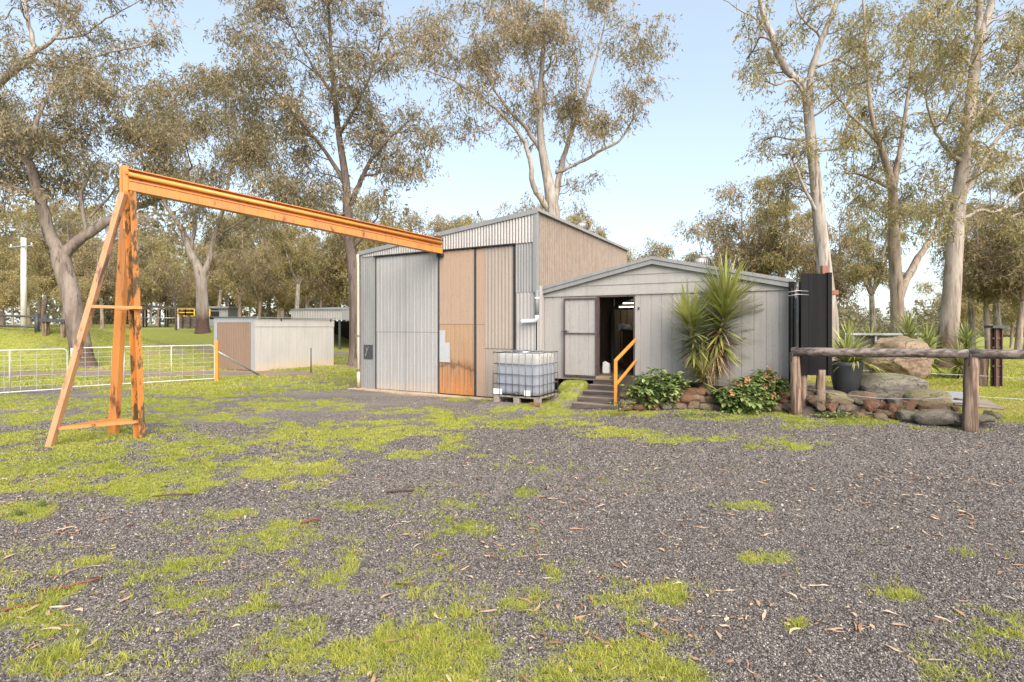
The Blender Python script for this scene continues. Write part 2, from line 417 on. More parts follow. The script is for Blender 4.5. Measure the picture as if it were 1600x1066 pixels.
M['interior'] = plain('dark interior lining', (0.035, 0.028, 0.022), 0.9)
M['int_wood'] = wood('interior cupboard wood', (0.06, 0.035, 0.02), (0.10, 0.06, 0.03))
M['int_pale'] = plain('pale interior board', (0.45, 0.38, 0.30), 0.8)
M['white_plastic'] = plain('white plastic', (0.7, 0.7, 0.68), 0.4, 0, 0.06)
M['yellow'] = plain('yellow railing', (0.62, 0.36, 0.03), 0.5)
M['silver'] = weathered('silver spray paint', (0.4125, 0.4125, 0.42), (0.495, 0.495, 0.5025), 0.4, 0.55, rough=0.35, metal=0.2, rustcol=(0.3, 0.16, 0.05), sc=1.2)
M['corr_old'] = weathered('old grey corrugated sheet', (0.20, 0.20, 0.21), (0.30, 0.30, 0.31), 0.4, rough=0.55, metal=0.2)
M['dead'] = leafmat('dead leaf', [(0.0, (0.16, 0.09, 0.04)), (0.5, (0.32, 0.20, 0.10)), (1.0, (0.46, 0.36, 0.22))], 0.8, 0.1)
LEAF_A = [(0.0, (0.117, 0.102, 0.053)), (0.45, (0.233, 0.195, 0.105)), (0.75, (0.350, 0.271, 0.158)), (1.0, (0.491, 0.324, 0.186))]
LEAF_B = [(0.0, (0.152, 0.138, 0.060)), (0.5, (0.301, 0.254, 0.108)), (1.0, (0.512, 0.381, 0.176))]
M['leaf'] = leafmat('grey green gum leaves', LEAF_A, .5, .38)
M['leaf_warm'] = leafmat('olive gum leaves', LEAF_B, .5, .42)
M['yucca'] = leafmat('yucca leaves', [(0.0, (0.10, 0.13, 0.03)), (0.5, (0.23, 0.26, 0.065)), (1.0, (0.46, 0.44, 0.15))], 0.4, 0.2)
M['shrub'] = leafmat('broad shrub leaves', [(0.0, (0.07, 0.12, 0.03)), (0.5, (0.17, 0.225, 0.07)), (1.0, (0.36, 0.38, 0.14))], 0.4, 0.2)
M['flower'] = leafmat('faded flower heads', [(0.0, (0.45, 0.22, 0.10)), (1.0, (0.6, 0.34, 0.18))], 0.8, 0.2)
M['grass'] = leafmat('short bright grass', [(0.0, (0.11, 0.135, 0.022)), (0.35, (0.255, 0.285, 0.042)), (0.75, (0.45, 0.435, 0.085)), (0.86, (0.46, 0.40, 0.10)), (1.0, (0.46, 0.34, 0.18))], 0.6, 0.3, spec=0.2)
M['litter'] = leafmat('fallen bark and leaves', [(0.0, (0.10, 0.045, 0.03)), (0.3, (0.28, 0.15, 0.09)), (0.6, (0.36, 0.235, 0.15)), (1.0, (0.50, 0.39, 0.28))], 0.8, 0.0, spec=0.2)
M['stones'] = leafmat('crushed stone', [(0.0, (0.026, 0.021, 0.019)), (0.45, (0.112, 0.096, 0.088)), (0.85, (0.25, 0.218, 0.195)), (1.0, (0.44, 0.39, 0.335))], 0.75, 0.0, spec=0.3)
M['bark_pale'] = bark('smooth pale bark', (0.245, 0.205, 0.17), (0.385, 0.335, 0.29), (0.13, 0.095, 0.072))
M['bark_pale_foot'] = bark('pale bark with rough foot', (0.25, 0.205, 0.17), (0.37, 0.315, 0.27), (0.15, 0.10, 0.072), (0.11, 0.06, 0.042), (0.1, 2.2))
M['bark_grey'] = bark('grey brown bark', (0.14, 0.105, 0.082), (0.235, 0.19, 0.155), (0.075, 0.055, 0.045), (0.12, 0.075, 0.055), (0.3, 1.5))
M['bark_dark'] = bark('dark rough bark', (0.105, 0.075, 0.06), (0.15, 0.11, 0.09), (0.05, 0.036, 0.03))
M['bark_far'] = bark('far brown bark', (0.22, 0.16, 0.12), (0.34, 0.27, 0.21), (0.11, 0.075, 0.055))
M['rock_orange'] = rockmat('rust orange rock', (0.240, 0.098, 0.046), (0.156, 0.079, 0.050), (0.288, 0.174, 0.108), .2)
M['rock_brown'] = rockmat('brown rock', (0.203, 0.128, 0.081), (0.297, 0.209, 0.142), (0.121, 0.084, 0.062), 0.25)
M['rock_grey'] = rockmat('grey rock', (0.162, 0.142, 0.119), (0.270, 0.236, 0.189), (0.101, 0.084, 0.068), 0.45)
M['rock_olive'] = rockmat('lichen rock', (0.243, 0.196, 0.108), (0.338, 0.277, 0.162), (0.149, 0.121, 0.074), 0.5)
M['rock_tan'] = rockmat('tan boulder', (0.230, 0.151, 0.092), (0.324, 0.236, 0.159), (0.101, 0.068, 0.047), 0.3)

# ------------------------------------------------------------------ ground
CAM_HF = HC * F
PATCH = [  # photo px ellipses of the turf patches (cx, cy, rx, ry, density)
 (120, 738, 270, 36, 1.0), (40, 715, 200, 30, .9), (495, 690, 120, 26, 1.0), (420, 722, 75, 20, .9), (625, 706, 90, 11, .9), (330, 690, 120, 18, .7), (700, 662, 60, 10, .6),
 (560, 668, 120, 12, .6), (690, 680, 40, 8, .6),
 (770, 652, 50, 9, 1.0), (860, 660, 80, 9, 1.0), (960, 674, 90, 8, 1.0), (1090, 685, 110, 6, 1.0), (1200, 693, 90, 6, .9), (820, 769, 26, 7, 1.0), (790, 626, 60, 6, 1.0),
 (450, 632, 90, 7, .9), (150, 632, 240, 12, .8), (450, 600, 130, 9, .8), (30, 655, 90, 10, .9), (300, 612, 100, 8, .9), (640, 640, 60, 6, .4),
 (250, 655, 200, 10, .5), (60, 690, 130, 12, .8), (180, 680, 140, 12, .7),
 (110, 905, 160, 55, .45), (50, 985, 150, 60, .6), (330, 930, 160, 55, .42), (430, 850, 190, 40, .32), (650, 1015, 230, 55, .62), (760, 1060, 320, 40, .72), (880, 985, 140, 70, .55),
 (955, 945, 75, 28, .85), (1062, 928, 42, 18, .95), (1212, 870, 20, 8, .95), (1175, 870, 16, 6, .8), (1245, 975, 20, 9, .9), (560, 900, 140, 50, .35), (700, 825, 150, 50, .3), (520, 800, 120, 30, .25),
 (1545, 862, 42, 8, .8), (1165, 790, 40, 8, .5), (1400, 925, 40, 12, .5), (360, 800, 60, 12, .5), (460, 815, 50, 9, .6), (640, 800, 100, 25, .25), (880, 740, 120, 30, .2), (1540, 1010, 80, 50, .3),
 (980, 1045, 160, 40, .5), (300, 1040, 120, 40, .4), (1000, 720, 200, 30, .12), (20, 800, 60, 15, .7), (100, 790, 60, 10, .4), (900, 905, 60, 25, .35),
 (870, 642, 50, 7, .9), (960, 648, 110, 5, .9), (1100, 648, 130, 6, .7), (1330, 655, 130, 9, .8), (900, 620, 50, 18, 1.0), (1400, 668, 200, 4, .3),
]
def proj(x, y):
    yy = np.maximum(y, 0.3)
    return 800 + F * x / yy, 510 + (HC - 0.20 * sst(-0.6, 3.5, x) * sst(6.5, 9.3, y)) * F / yy
def turf(x, y):
    """0..1 cover of turf at ground points."""
    px, py = proj(x, y)
    wob = (fbm(x * 1.3, y * 1.3, 41, 4) - 0.5); wob2 = fbm(x * 7, y * 7, 43, 3)
    m = np.zeros_like(x)
    for cx, cy, rx, ry, dn in PATCH:
        q = np.sqrt(((px - cx) / rx) ** 2 + ((py - cy) / ry) ** 2) + wob * 2.2
        m = np.maximum(m, dn * (1 - sst(0.35, 1.75, q)))
    brk = fbm(x * 3.1, y * 3.1, 45, 3); fine = fbm(x * 13, y * 13, 47, 2) * .6 + vnoise(x * 31, y * 31, 48) * .4
    m = np.clip(m * 1.25 * (.30 + 1.25 * sst(.34, .62, brk)) + (fine - .52) * 1.7 * np.clip(m * 3, 0, 1), 0, 1) * sst(0, .08, m)
    inyard = (1 - sst(13.5, 15.5, y + 0.28 * np.abs(x)))
    amb = 0.34 * sst(0.45, 0.75, fbm(x * 0.8, y * 0.8, 51)) * sst(.5, .72, fine) * (1 - .8 * sst(1.0, 4.0, x))
    yard = np.maximum(m, amb)
    # outside the gravel yard: pasture with worn tracks
    far = sst(0.30, 0.52, fbm(x * 0.25, y * 0.25, 61) * 0.6 + fbm(x * 1.1, y * 1.1, 63) * 0.4 + 0.12)
    left = (1 - sst(-9.5, -7.5, x + (y - 15) * 0.0)) * sst(13.4, 15.5, y + 0.1 * x)
    u = x * ER[0] + y * ER[1]; v = x * ED[0] + y * ED[1] - C0
    right = sst(7.3, 7.9, x) * sst(9.0, 9.4, y + 0.25 * (x - 7.7))
    back = sst(17, 20, y)
    out = np.clip(np.maximum(np.maximum(left, right), back), 0, 1)
    t1 = np.abs(y - (20.4 + 0.03 * (x + 18))); track = (1 - sst(0.8, 1.7, t1 + wob * 1.2)) * (1 - sst(-9, -6, x)) * 0.95
    t2 = np.abs((y - 31.5) - 0.35 * (x + 20)); track = np.maximum(track, (1 - sst(1.3, 3.2, t2 + wob * 2)) * sst(-24, -17, x) * (1 - sst(0, 6, x)))
    r = out * far * (1 - track) + (1 - out) * yard
    bed = sst(0.05, 0.3, y - wall_y(x)) * sst(2.1, 2.3, x) * (1 - sst(7.6, 8.0, x)) * (1 - sst(11.6, 13.0, y))
    return np.clip(r * (1 - bed * 0.85) * (0.6 + 0.9 * sst(.22, .70, wob2)), 0, 1), out, bed, track

def axis(a, b, step, far, n):
    core = np.arange(a, b, step)
    g = np.geomspace(step * 1.3, far, n)
    return np.concatenate([(a - np.cumsum(np.diff(np.concatenate([[0], g]))))[::-1], core, b + np.cumsum(np.diff(np.concatenate([[0], g])))])
def make_ground():
    xs = axis(-16, 14, 0.085, 900, 70)
    ys = np.concatenate([-np.geomspace(0.5, 60, 14)[::-1], np.arange(0, 19, 0.06), 19 + np.geomspace(0.08, 20, 90), 39 + np.geomspace(1.2, 1500, 45)])
    X, Y = np.meshgrid(xs, ys); x = X.ravel(); y = Y.ravel()
    z = H(x, y)
    t, out, bed, track = turf(x, y)
    nx, ny = len(xs), len(ys)
    i = (np.arange(ny - 1)[:, None] * nx + np.arange(nx - 1)[None, :]).ravel()
    f = np.stack([i, i + 1, i + nx + 1, i + nx], 1)
    me = mesh_from('ground', np.stack([x, y, z], 1), f, True)
    for nm, val in (('turf', t), ('outside', out), ('bed', bed)):
        a = me.attributes.new(nm, 'FLOAT', 'POINT'); a.data.foreach_set('value', val.astype(np.float32))
    m, nt, b = new_mat('gravel and turf')
    w = coords(nt, space='World')
    at = lambda n: [setattr(q := N(nt, 'ShaderNodeAttribute'), 'attribute_name', n), q.outputs['Fac']][1]
    vor = N(nt, 'ShaderNodeTexVoronoi', Scale=75.0); nt.links.new(w, vor.inputs['Vector'])
    sep = N(nt, 'ShaderNodeSeparateColor'); nt.links.new(vor.outputs['Color'], sep.inputs[0])
    st = ramp(nt, sep.outputs[0], [(0.0, (0.026, 0.021, 0.019)), (0.5, (0.116, 0.099, 0.091)), (0.88, (0.24, 0.21, 0.188)), (1.0, (0.42, 0.375, 0.325))])
    n1 = noise(nt, w, 0.9, 6, 0.6); n2 = noise(nt, w, 9, 5, 0.65); n4 = noise(nt, w, 60, 3, 0.7)
    st = mixc(nt, math_(nt, 'MULTIPLY', ramp(nt, n1, [(0.42, 0), (0.65, 1)]), 0.45), st, (0.125, 0.10, 0.085))
    band = noise(nt, coords(nt, (.22, 1.1, 1), 'World', (0, 0, .35)), 1.0, 5, .55)
    st = mixc(nt, math_(nt, 'MULTIPLY', ramp(nt, band, [(0.5, 0), (0.68, 1)]), 0.55), st, (0.21, 0.18, 0.16))
    st = mixc(nt, math_(nt, 'MULTIPLY', ramp(nt, n2, [(0.5, 0), (0.7, 1)]), 0.35), st, (0.055, 0.047, 0.046))
    gr = ramp(nt, n2, [(0.25, (0.11, 0.13, 0.02)), (0.5, (0.22, 0.24, 0.03)), (0.75, (0.34, 0.31, 0.075))])
    dry = mixc(nt, ramp(nt, n4, [(0.3, 0), (0.7, 1)]), (0.17, 0.115, 0.075), (0.34, 0.26, 0.17))
    st = mixc(nt, math_(nt, 'MULTIPLY', at('outside'), ramp(nt, n1, [(0.35, 0.15), (0.6, 0.85)])), st, dry)
    st = mixc(nt, at('bed'), st, (0.055, 0.042, 0.03))
    tf = math_(nt, 'ADD', at('turf'), math_(nt, 'MULTIPLY', math_(nt, 'SUBTRACT', n4, 0.5), 0.9))
    c = mixc(nt, ramp(nt, tf, [(0.40, 0), (0.85, .9)]), st, gr)
    nt.links.new(c, b.inputs['Base Color']); b.inputs['Roughness'].default_value = 0.9
    b.inputs['Specular IOR Level'].default_value = 0.25
    inv = math_(nt, 'SUBTRACT', 1.0, vor.outputs['Distance'])
    bump(nt, b, math_(nt, 'ADD', inv, n4), 0.8, 0.012)
    o = link('ground', me, m); tag(o, kind='structure'); return o
make_ground()

rng = np.random.default_rng(11)
def fan_points(n, d0, d1, power=1.0, margin=1.4):
    n = int(n * 1.22)
    """random ground points inside the camera's fan, d0..d1 metres away (denser near when power>1)"""
    d = d0 + (d1 - d0) * rng.random(n) ** power
    x = (rng.random(n) * 2 - 1) * d * 0.975 * margin
    return x, d
def set_tint(me, vals):
    a = me.attributes.new('tint', 'FLOAT', 'POINT'); a.data.foreach_set('value', np.asarray(vals, np.float32))

def make_grass():
    Vs = []; Fs = []; Ts = []; k = 0
    for n, d0, d1, hgt, wid, pw in ((620000, 2.2, 7, 0.021, 0.0036, 1.0), (560000, 7, 16, 0.020, 0.007, 0.9), (260000, 14, 34, 0.04, 0.018, 0.8)):
        nb = 7; x, y = fan_points(n // nb, d0, d1, pw)
        t, out, bed, tr = turf(x, y)
        kk = (rng.random(len(x)) < np.clip((t - 0.05) * 1.1, 0, 1) ** 1.7 * np.where(y < 7, .72, 1))
        x = np.repeat(x[kk], nb); y = np.repeat(y[kk], nb); t = np.repeat(t[kk], nb); out = np.repeat(out[kk], nb); n = len(x)
        sp = 0.016 + 0.0045 * d0
        rad_a = rng.random(n) * 6.283; rad_r = sp * rng.random(n) ** .6
        x = x + np.cos(rad_a) * rad_r; y = y + np.sin(rad_a) * rad_r; keep = np.ones(n, bool)
        u = x * ER[0] + y * ER[1]; v = x * ED[0] + y * ED[1] - C0
        keep &= ~((v > -0.02) & (u > -10.4) & (u < -4.95) & (v < 8)) & ~((v > SV - 0.02) & (u > -5.8) & (u < -0.3)) & ~((u > -4.32) & (u < -3.1) & (v > -1.12) & (v < 1))
        x = x[keep]; y = y[keep]; rad_a = rad_a[keep]; out = out[keep]; n = len(x)
        z = H(x, y)
        tuft = fbm(x * 5, y * 5, 77, 2); big = sst(0.62, 0.78, fbm(x * 1.7, y * 1.7, 79, 2))
        h = hgt * (0.5 + rng.random(n)) * (0.6 + 0.9 * tuft) * (1 + 0.7 * big)
        a = rng.random(n) * 2 * np.pi; lean = h * (0.35 + 1.1 * rng.random(n)); la = rad_a + rng.normal(0, .5, n)
        wx = np.cos(a) * wid * 0.5; wy = np.sin(a) * wid * 0.5
        b0 = np.stack([x - wx, y - wy, z - 0.004], 1); b1 = np.stack([x + wx, y + wy, z - 0.004], 1)
        mx = x + np.cos(la) * lean * .35; my = y + np.sin(la) * lean * .35; mz = z + h * .62
        m0 = np.stack([mx - wx * .8, my - wy * .8, mz], 1); m1 = np.stack([mx + wx * .8, my + wy * .8, mz], 1)
        tp = np.stack([x + np.cos(la) * lean, y + np.sin(la) * lean, z + h], 1)
        tp2 = tp + np.stack([wx * .2, wy * .2, h * 0], 1)
        V = np.stack([b0, b1, m1, m0, tp2, tp], 1).reshape(-1, 3)
        base = np.arange(n)[:, None] * 6 + k
        Fs.append(np.concatenate([base + np.array([0, 1, 2, 3]), base + np.array([3, 2, 4, 5])])); Vs.append(V); k += len(V)
        patch = fbm(x * 0.7, y * 0.7, 85, 3) * .6 + .4 * vnoise(x * 23, y * 23, 86)
        ti = np.clip(0.05 + 1.0 * patch + 0.34 * (rng.random(n) - 0.5) + (rng.random(n) < 0.10) * 0.6, 0, 1)
        dryp = sst(.48, .66, fbm(x * .55, y * .55, 97, 4)) * out; ti = np.where(rng.random(n) < dryp * .75, .86 + .14 * rng.random(n), ti * .85)
        Ts.append(np.repeat(ti, 6))
    me = mesh_from('grass', np.concatenate(Vs), np.concatenate(Fs)); set_tint(me, np.concatenate(Ts))
    o = link('grass', me, M['grass']); tag(o, 'short bright green grass in patches over the gravel yard and paddock', 'grass', kind='stuff')
make_grass()

def make_gravel():
    ph = np.array([(1, 0, 0), (-1, 0, 0), (0, 1, 0), (0, -1, 0), (0, 0, 1), (0, 0, -1)], float)
    pf = np.array([(0, 2, 4), (2, 1, 4), (1, 3, 4), (3, 0, 4), (2, 0, 5), (1, 2, 5), (3, 1, 5), (0, 3, 5)])
    Vs = []; Ts = []; n_all = 0
    for n, d0, d1, s0 in ((230000, 2.2, 5.2, 0.0058), (200000, 5.0, 10.0, 0.0085)):
        x, y = fan_points(n, d0, d1, 0.8); n = len(x)
        t, _, _, _ = turf(x, y)
        keep = rng.random(n) > t * 0.8
        x = x[keep]; y = y[keep]; n = len(x); z = H(x, y)
        s = s0 * (0.55 + 0.9 * rng.random(n) ** 2)
        sc = s[:, None] * (0.7 + 0.6 * rng.random((n, 3))) * np.array([1.15, 1.15, 0.75])
        v = ph[None] * (0.75 + 0.5 * rng.random((n, 6, 1))) + (rng.random((n, 6, 3)) - 0.5) * 0.6
        v = v * sc[:, None, :]
        a = rng.random(n) * 6.283; ca, sa = np.cos(a)[:, None], np.sin(a)[:, None]
        vx = v[..., 0] * ca - v[..., 1] * sa; vy = v[..., 0] * sa + v[..., 1] * ca
        V = np.stack([vx + x[:, None], vy + y[:, None], v[..., 2] + z[:, None] + s[:, None] * 0.25], 2)
        Vs.append(V.reshape(-1, 3)); n_all += n
        ti = rng.random(n) ** 1.25 * 0.9; ti = np.where(rng.random(n) < 0.02, 1.0, ti)
        Ts.append(np.repeat(ti, 6))
    f = (np.arange(n_all)[:, None, None] * 6 + pf[None]).reshape(-1, 3)
    me = mesh_from('gravel', np.concatenate(Vs), f); set_tint(me, np.concatenate(Ts))
    o = link('gravel', me, M['stones']); tag(o, 'loose dark grey crushed stone covering the yard', 'gravel', kind='stuff')
make_gravel()

def make_litter():
    Vs = []; Ts = []; Fs = []; k = 0
    for n, d0, d1, sc in ((1900, 2.3, 6.5, 1.0), (2400, 6, 14, 1.1)):
        x, y = fan_points(n, d0, d1, 0.85); n = len(x)
        cl = fbm(x * 0.9 + 0.25 * (x > 0), y * 0.9, 91, 3)
        keep = rng.random(n) < np.clip((cl - 0.30) * 2.4 + 0.15 * (x > 0.5), 0.06, 1)
        x = x[keep]; y = y[keep]; n = len(x); z = H(x, y) + 0.009
        L = sc * (0.035 + 0.115 * rng.random(n) ** 1.7); W = np.where(rng.random(n) < 0.5, 0.007, 0.017) * sc * (0.6 + 0.8 * rng.random(n))
        a = rng.random(n) * 6.283; cur = (rng.random(n) - 0.5) * 1.4
        rows = []
        for i, (tq, ww) in enumerate(((-1, 0.15), (-0.45, 0.9), (0.2, 1.0), (1, 0.1))):
            ang = a + cur * tq * 0.5
            cx = x + np.cos(ang) * L * tq * 0.5; cy = y + np.sin(ang) * L * tq * 0.5
            cz = z + 0.011 * rng.random(n) * (1.2 - abs(tq)) + 0.006 * rng.random(n)
            nx, ny = -np.sin(ang) * W * ww * .5, np.cos(ang) * W * ww * .5
            tl = (rng.random(n) - 0.5) * 0.008
            rows += [np.stack([cx - nx, cy - ny, cz - tl], 1), np.stack([cx + nx, cy + ny, cz + tl], 1)]
        V = np.stack(rows, 1).reshape(-1, 3); base = np.arange(n)[:, None] * 8 + k
        for i in range(3): Fs.append(base + np.array([0, 1, 3, 2]) + 2 * i)
        Vs.append(V); k += len(V)
        Ts.append(np.repeat(np.clip(0.12 + 0.85 * rng.random(n), 0, 1), 8))
    me = mesh_from('leaf_litter', np.concatenate(Vs), np.concatenate(Fs)); set_tint(me, np.concatenate(Ts))
    o = link('leaf_litter', me, M['litter']); tag(o, 'fallen gum leaves and bark flakes scattered over the gravel', 'leaf litter', kind='stuff')
make_litter()

def stick(px, py, pts, r, mat, label, cat='bark strip'):
    c = GP(px, py); c.z = hz(c.x, c.y)
    mb = MB(); mb.tube([(a, b, z) for a, b, z in pts], [r * (0.5 + 0.5 * math.sin(math.pi * (i + .6) / (len(pts) + .2))) for i in range(len(pts))], 6)
    o = mb.build('bark_strip', mat, None, True); o.location = c; tag(o, label, cat, 'bark strips fallen on the yard'); return o
RB = plain('red brown bark strip', (0.16, 0.05, 0.025), 0.8, 0, 0.4, 25)
DB = plain('dark bark strip', (0.075, 0.045, 0.035), 0.9, 0, 0.4, 25)
stick(118, 915, [(-0.17, -.1, .015), (-.06, -.07, .02), (0.05, -.01, .03), (.13, .05, .03), (.12, .085, .02), (.02, .10, .012)], 0.0072, RB, 'hooked red brown bark strip lying on the gravel at the left')
stick(30, 950, [(-.12, -.1, .012), (-.02, -.03, .018), (.1, .05, .012)], 0.0072, RB, 'straight red brown bark strip nearest the left edge of the photo')
stick(627, 768, [(-.16, -.02, .02), (-.02, 0, .035), (.14, .05, .02)], 0.0143, DB, 'short dark bark chunk in the middle of the gravel')
stick(490, 816, [(-.10, -.06, .015), (0, 0, .04), (.06, .02, .02)], 0.0117, RB, 'small curled rusty bark strip beside a grass tuft')
stick(270, 777, [(-.2, -.04, .02), (0, 0, .03), (.18, .06, .015)], 0.0091, DB, 'thin dark bark strip below the crane on the gravel')
stick(632, 914, [(-.07, .01, .012), (0, 0, .016), (.08, -.015, .012)], 0.0065, DB, 'small flat dark bark chip near the lower middle grass')
stick(465, 950, [(-.2, 0, .012), (-.05, .0, .016), (.08, .03, .016), (.14, .1, .012)], 0.0033, DB, 'thin bent black twig lying in the foreground', 'twig')

# ------------------------------------------------------------------ corrugated sheet
def sheet(u0, u1, zb, zt, y=0.0, pitch=0.09, amp=0.010, kind='sine', seg=None):
    """front-facing sheet in local x/z; zb and zt are numbers or functions of x; returns (v, f)"""
    zb = zb if callable(zb) else (lambda u, q=zb: q); zt = zt if callable(zt) else (lambda u, q=zt: q)
    xs = []; ys = []
    if kind == 'sine':
        n = max(8, int(abs(u1 - u0) / pitch * 6))
        for i in range(n + 1):
            u = u0 + (u1 - u0) * i / n; xs.append(u); ys.append(y + amp * math.sin(2 * math.pi * u / pitch))
    else:   # flat pan with narrow ribs (or narrow grooves when amp < 0)
        u = u0; xs.append(u); ys.append(y)
        w = min(0.022, pitch * .2) if amp < 0 else pitch * .22
        k = u0 + pitch * .55
        while k < u1 - w:
            for du, dy in ((-w / 2, 0), (-w / 4, -amp), (w / 4, -amp), (w / 2, 0)):
                xs.append(k + du); ys.append(y + dy)
            k += pitch
        xs.append(u1); ys.append(y)
    v = []; f = []; rows = 2
    for x, yy in zip(xs, ys): v += [(x, yy, zb(x)), (x, yy, zt(x))]
    for i in range(len(xs) - 1): f.append((2 * i, 2 * i + 2, 2 * i + 3, 2 * i + 1))
    return v, f
def sheet_obj(name, mat, parent, *a, thick=0.0, **k):
    mb = MB(); mb.add(*sheet(*a, **k)); o = mb.build(name, mat, parent)
    sol = o.modifiers.new('thick', 'SOLIDIFY'); sol.thickness = thick or 0.004; sol.offset = -1 if thick >= 0 else 1
    return o

# ------------------------------------------------------------------ barn
uL, _ = UZ(565, 600); uR, _ = UZ(838, 600)
zRoofL = UZ(565, 393)[1]; zRoofR = UZ(838, 327)[1]
BD = 7.6
def roofz(u): return zRoofL + (zRoofR - zRoofL) * (u - uL) / (uR - uL)
barn = empty('barn', BW(uR, 0), YAW)
tag(barn, 'tall skillion barn of weathered corrugated sheet with big sliding doors', 'barn')
X = lambda px: UZ(px, 500)[0] - uR            # local x from a photo column on the front plane
Z = lambda px, py: UZ(px, py)[1]
ud0, ud1, ud2, ud3 = X(588), X(687), X(744), X(805)
hzl = Z(588, 402); 
def headz(x): return Z(588, 402) + (Z(805, 383) - Z(588, 402)) * (x - ud0) / (ud3 - ud0)
LW = uL - uR
rz_ = lambda x: roofz(x + uR)
sheet_obj('gable_cladding', M['zinc'], barn, LW + 0.06, -0.06, lambda x: (headz(x) if x > ud0 - .02 else headz(ud0)) + 0.03, lambda x: rz_(x) - 0.10, y=-0.035, pitch=0.085, amp=0.011)
sheet_obj('wall_panel', M['grey_sheet'], barn, LW + 0.05, ud0 - 0.01, 0.0, headz(ud0) + 0.025, y=-0.01, pitch=0.076, amp=0.006)
zmid = Z(820, 457)
sheet_obj('wall_panel', M['grey_sheet'], barn, ud3 + 0.02, -0.06, zmid, headz(ud3) + 0.028, y=-0.012, pitch=0.076, amp=0.006)
sheet_obj('wall_panel', M['cream_sheet'], barn, ud3 + 0.02, -0.01, 0.0, zmid - 0.004, y=-0.006, pitch=0.10, amp=0.006)
mb = MB(); mb.box(-0.065, 0.045, -0.055, 0.05, zmid - 0.02, zRoofR - 0.04); mb.build('corner_flashing', M['flash'], barn, bevel=0.006)
mb = MB(); mb.box(LW - 0.02, LW + 0.055, -0.03, 0.05, 0.0, zRoofL - 0.06); mb.build('corner_flashing', M['flash'], barn, bevel=0.006)
# frame of the doorway: track and jambs
mb = MB(); mb.bar((ud0 - .03, -0.06, headz(ud0) + .015), (ud3 + .03, -0.06, headz(ud3) + .015), 0.07, 0.035); mb.build('door_track', M['black'], barn)
for a, b in ((ud0 - .012, ud0 + .014), (ud3 - .014, ud3 + .02)):
    mb = MB(); mb.box(a, b, -0.03, 0.02, 0, headz(a)); mb.build('door_jamb', M['black'], barn)
mb = MB(); mb.box(ud0, ud3, 0.12, 0.14, 0, headz(ud0)); mb.build('doorway_lining', M['black'], barn)
def sliding_door(x0, x1, label, panels, y=-0.03):
    d = empty('sliding_door'); d.parent = barn; tag(d, label)
    for (a, b, z0, z1, mat, pitch, amp, kind, dy) in panels:
        zt = (lambda x: headz(x) - 0.012) if z1 is None else z1
        sheet_obj('door_sheet', mat, d, a, b, z0, zt, y=y + dy, pitch=pitch, amp=amp, kind=kind)
    for a in (x0, x1 - .022):
        m = MB(); m.box(a, a + .022, y - .016, y + .04, 0.05, headz(a) - .01); m.build('door_edge', M['dark_steel'], d)
    return d
xm = X(634); zj = Z(634, 519)
sliding_door(ud0 + .015, ud1 - .008, 'pale ribbed door of four sheets', [
    (ud0 + .03, xm - .004, 0.05, zj - .004, M['door_pale'], .125, .009, 'rib', 0), (xm + .004, ud1 - .02, 0.05, zj - .004, M['door_pale'], .125, .009, 'rib', 0.004),
    (ud0 + .03, xm - .004, zj + .004, None, M['door_pale'], .125, .009, 'rib', -.004), (xm + .004, ud1 - .02, zj + .004, None, M['door_pale'], .125, .009, 'rib', 0)])
zj2 = Z(700, 507)
dr = sliding_door(ud1 + .008, ud2 - .008, 'beige door with rust stained lower half', [
    (ud1 + .02, ud2 - .02, 0.05, zj2 - .004, M['door_rusty'], .14, -.012, 'rib', 0), (ud1 + .02, ud2 - .02, zj2 + .004, None, M['door_beige'], .14, -.010, 'rib', -.004)], -0.042)
xg = X(759); zj3 = Z(780, 545)
sliding_door(ud2 + .008, ud3 - .02, 'beige and grey patched door', [
    (ud2 + .02, xg, 0.05, zj2 - .004, M['door_beige'], .14, -.010, 'rib', 0), (ud2 + .02, xg, zj2 + .004, None, M['door_beige'], .14, -.010, 'rib', -.004),
    (xg + .003, ud3 - .03, 0.05, zj3 - .004, M['door_grey'], .14, -.010, 'rib', .004), (xg + .003, ud3 - .03, zj3 + .004, None, M['door_grey'], .10, .005, 'sine', -.006)])
mb = MB(); mb.box(X(689), X(698), -0.064, -0.060, Z(692, 535), Z(692, 516)); mb.box(X(689), X(705), -0.0655, -0.061, Z(700, 566), Z(700, 535) - .004)
mb.build('paint_patch', M['silver'], dr)
mb = MB(); mb.bar((ud1 + .02, -.07, .045), (ud3 - .02, -.07, .045), .03, .03); mb.build('door_guide', M['black'], barn)
# hatch with a worn dark panel
hx0, hx1 = X(569.5), X(583); mb = MB(); mb.box(hx0, hx1, -0.026, -0.018, Z(577, 561), Z(577, 539)); hat = mb.build('vent_hatch', M['dark_steel'], barn)
mb = MB(); mb.bar((hx0 + .06, -.031, Z(577, 557)), (hx0 + .12, -.031, Z(577, 549)), .01, .02); mb.bar((hx0 + .12, -.031, Z(577, 549)), (hx0 + .19, -.031, Z(577, 542)), .01, .015); mb.bar((hx0 + .12, -.031, Z(577, 549)), (hx0 + .09, -.031, Z(577, 543)), .01, .015); mb.build('hatch_latch', M['galv'], hat)
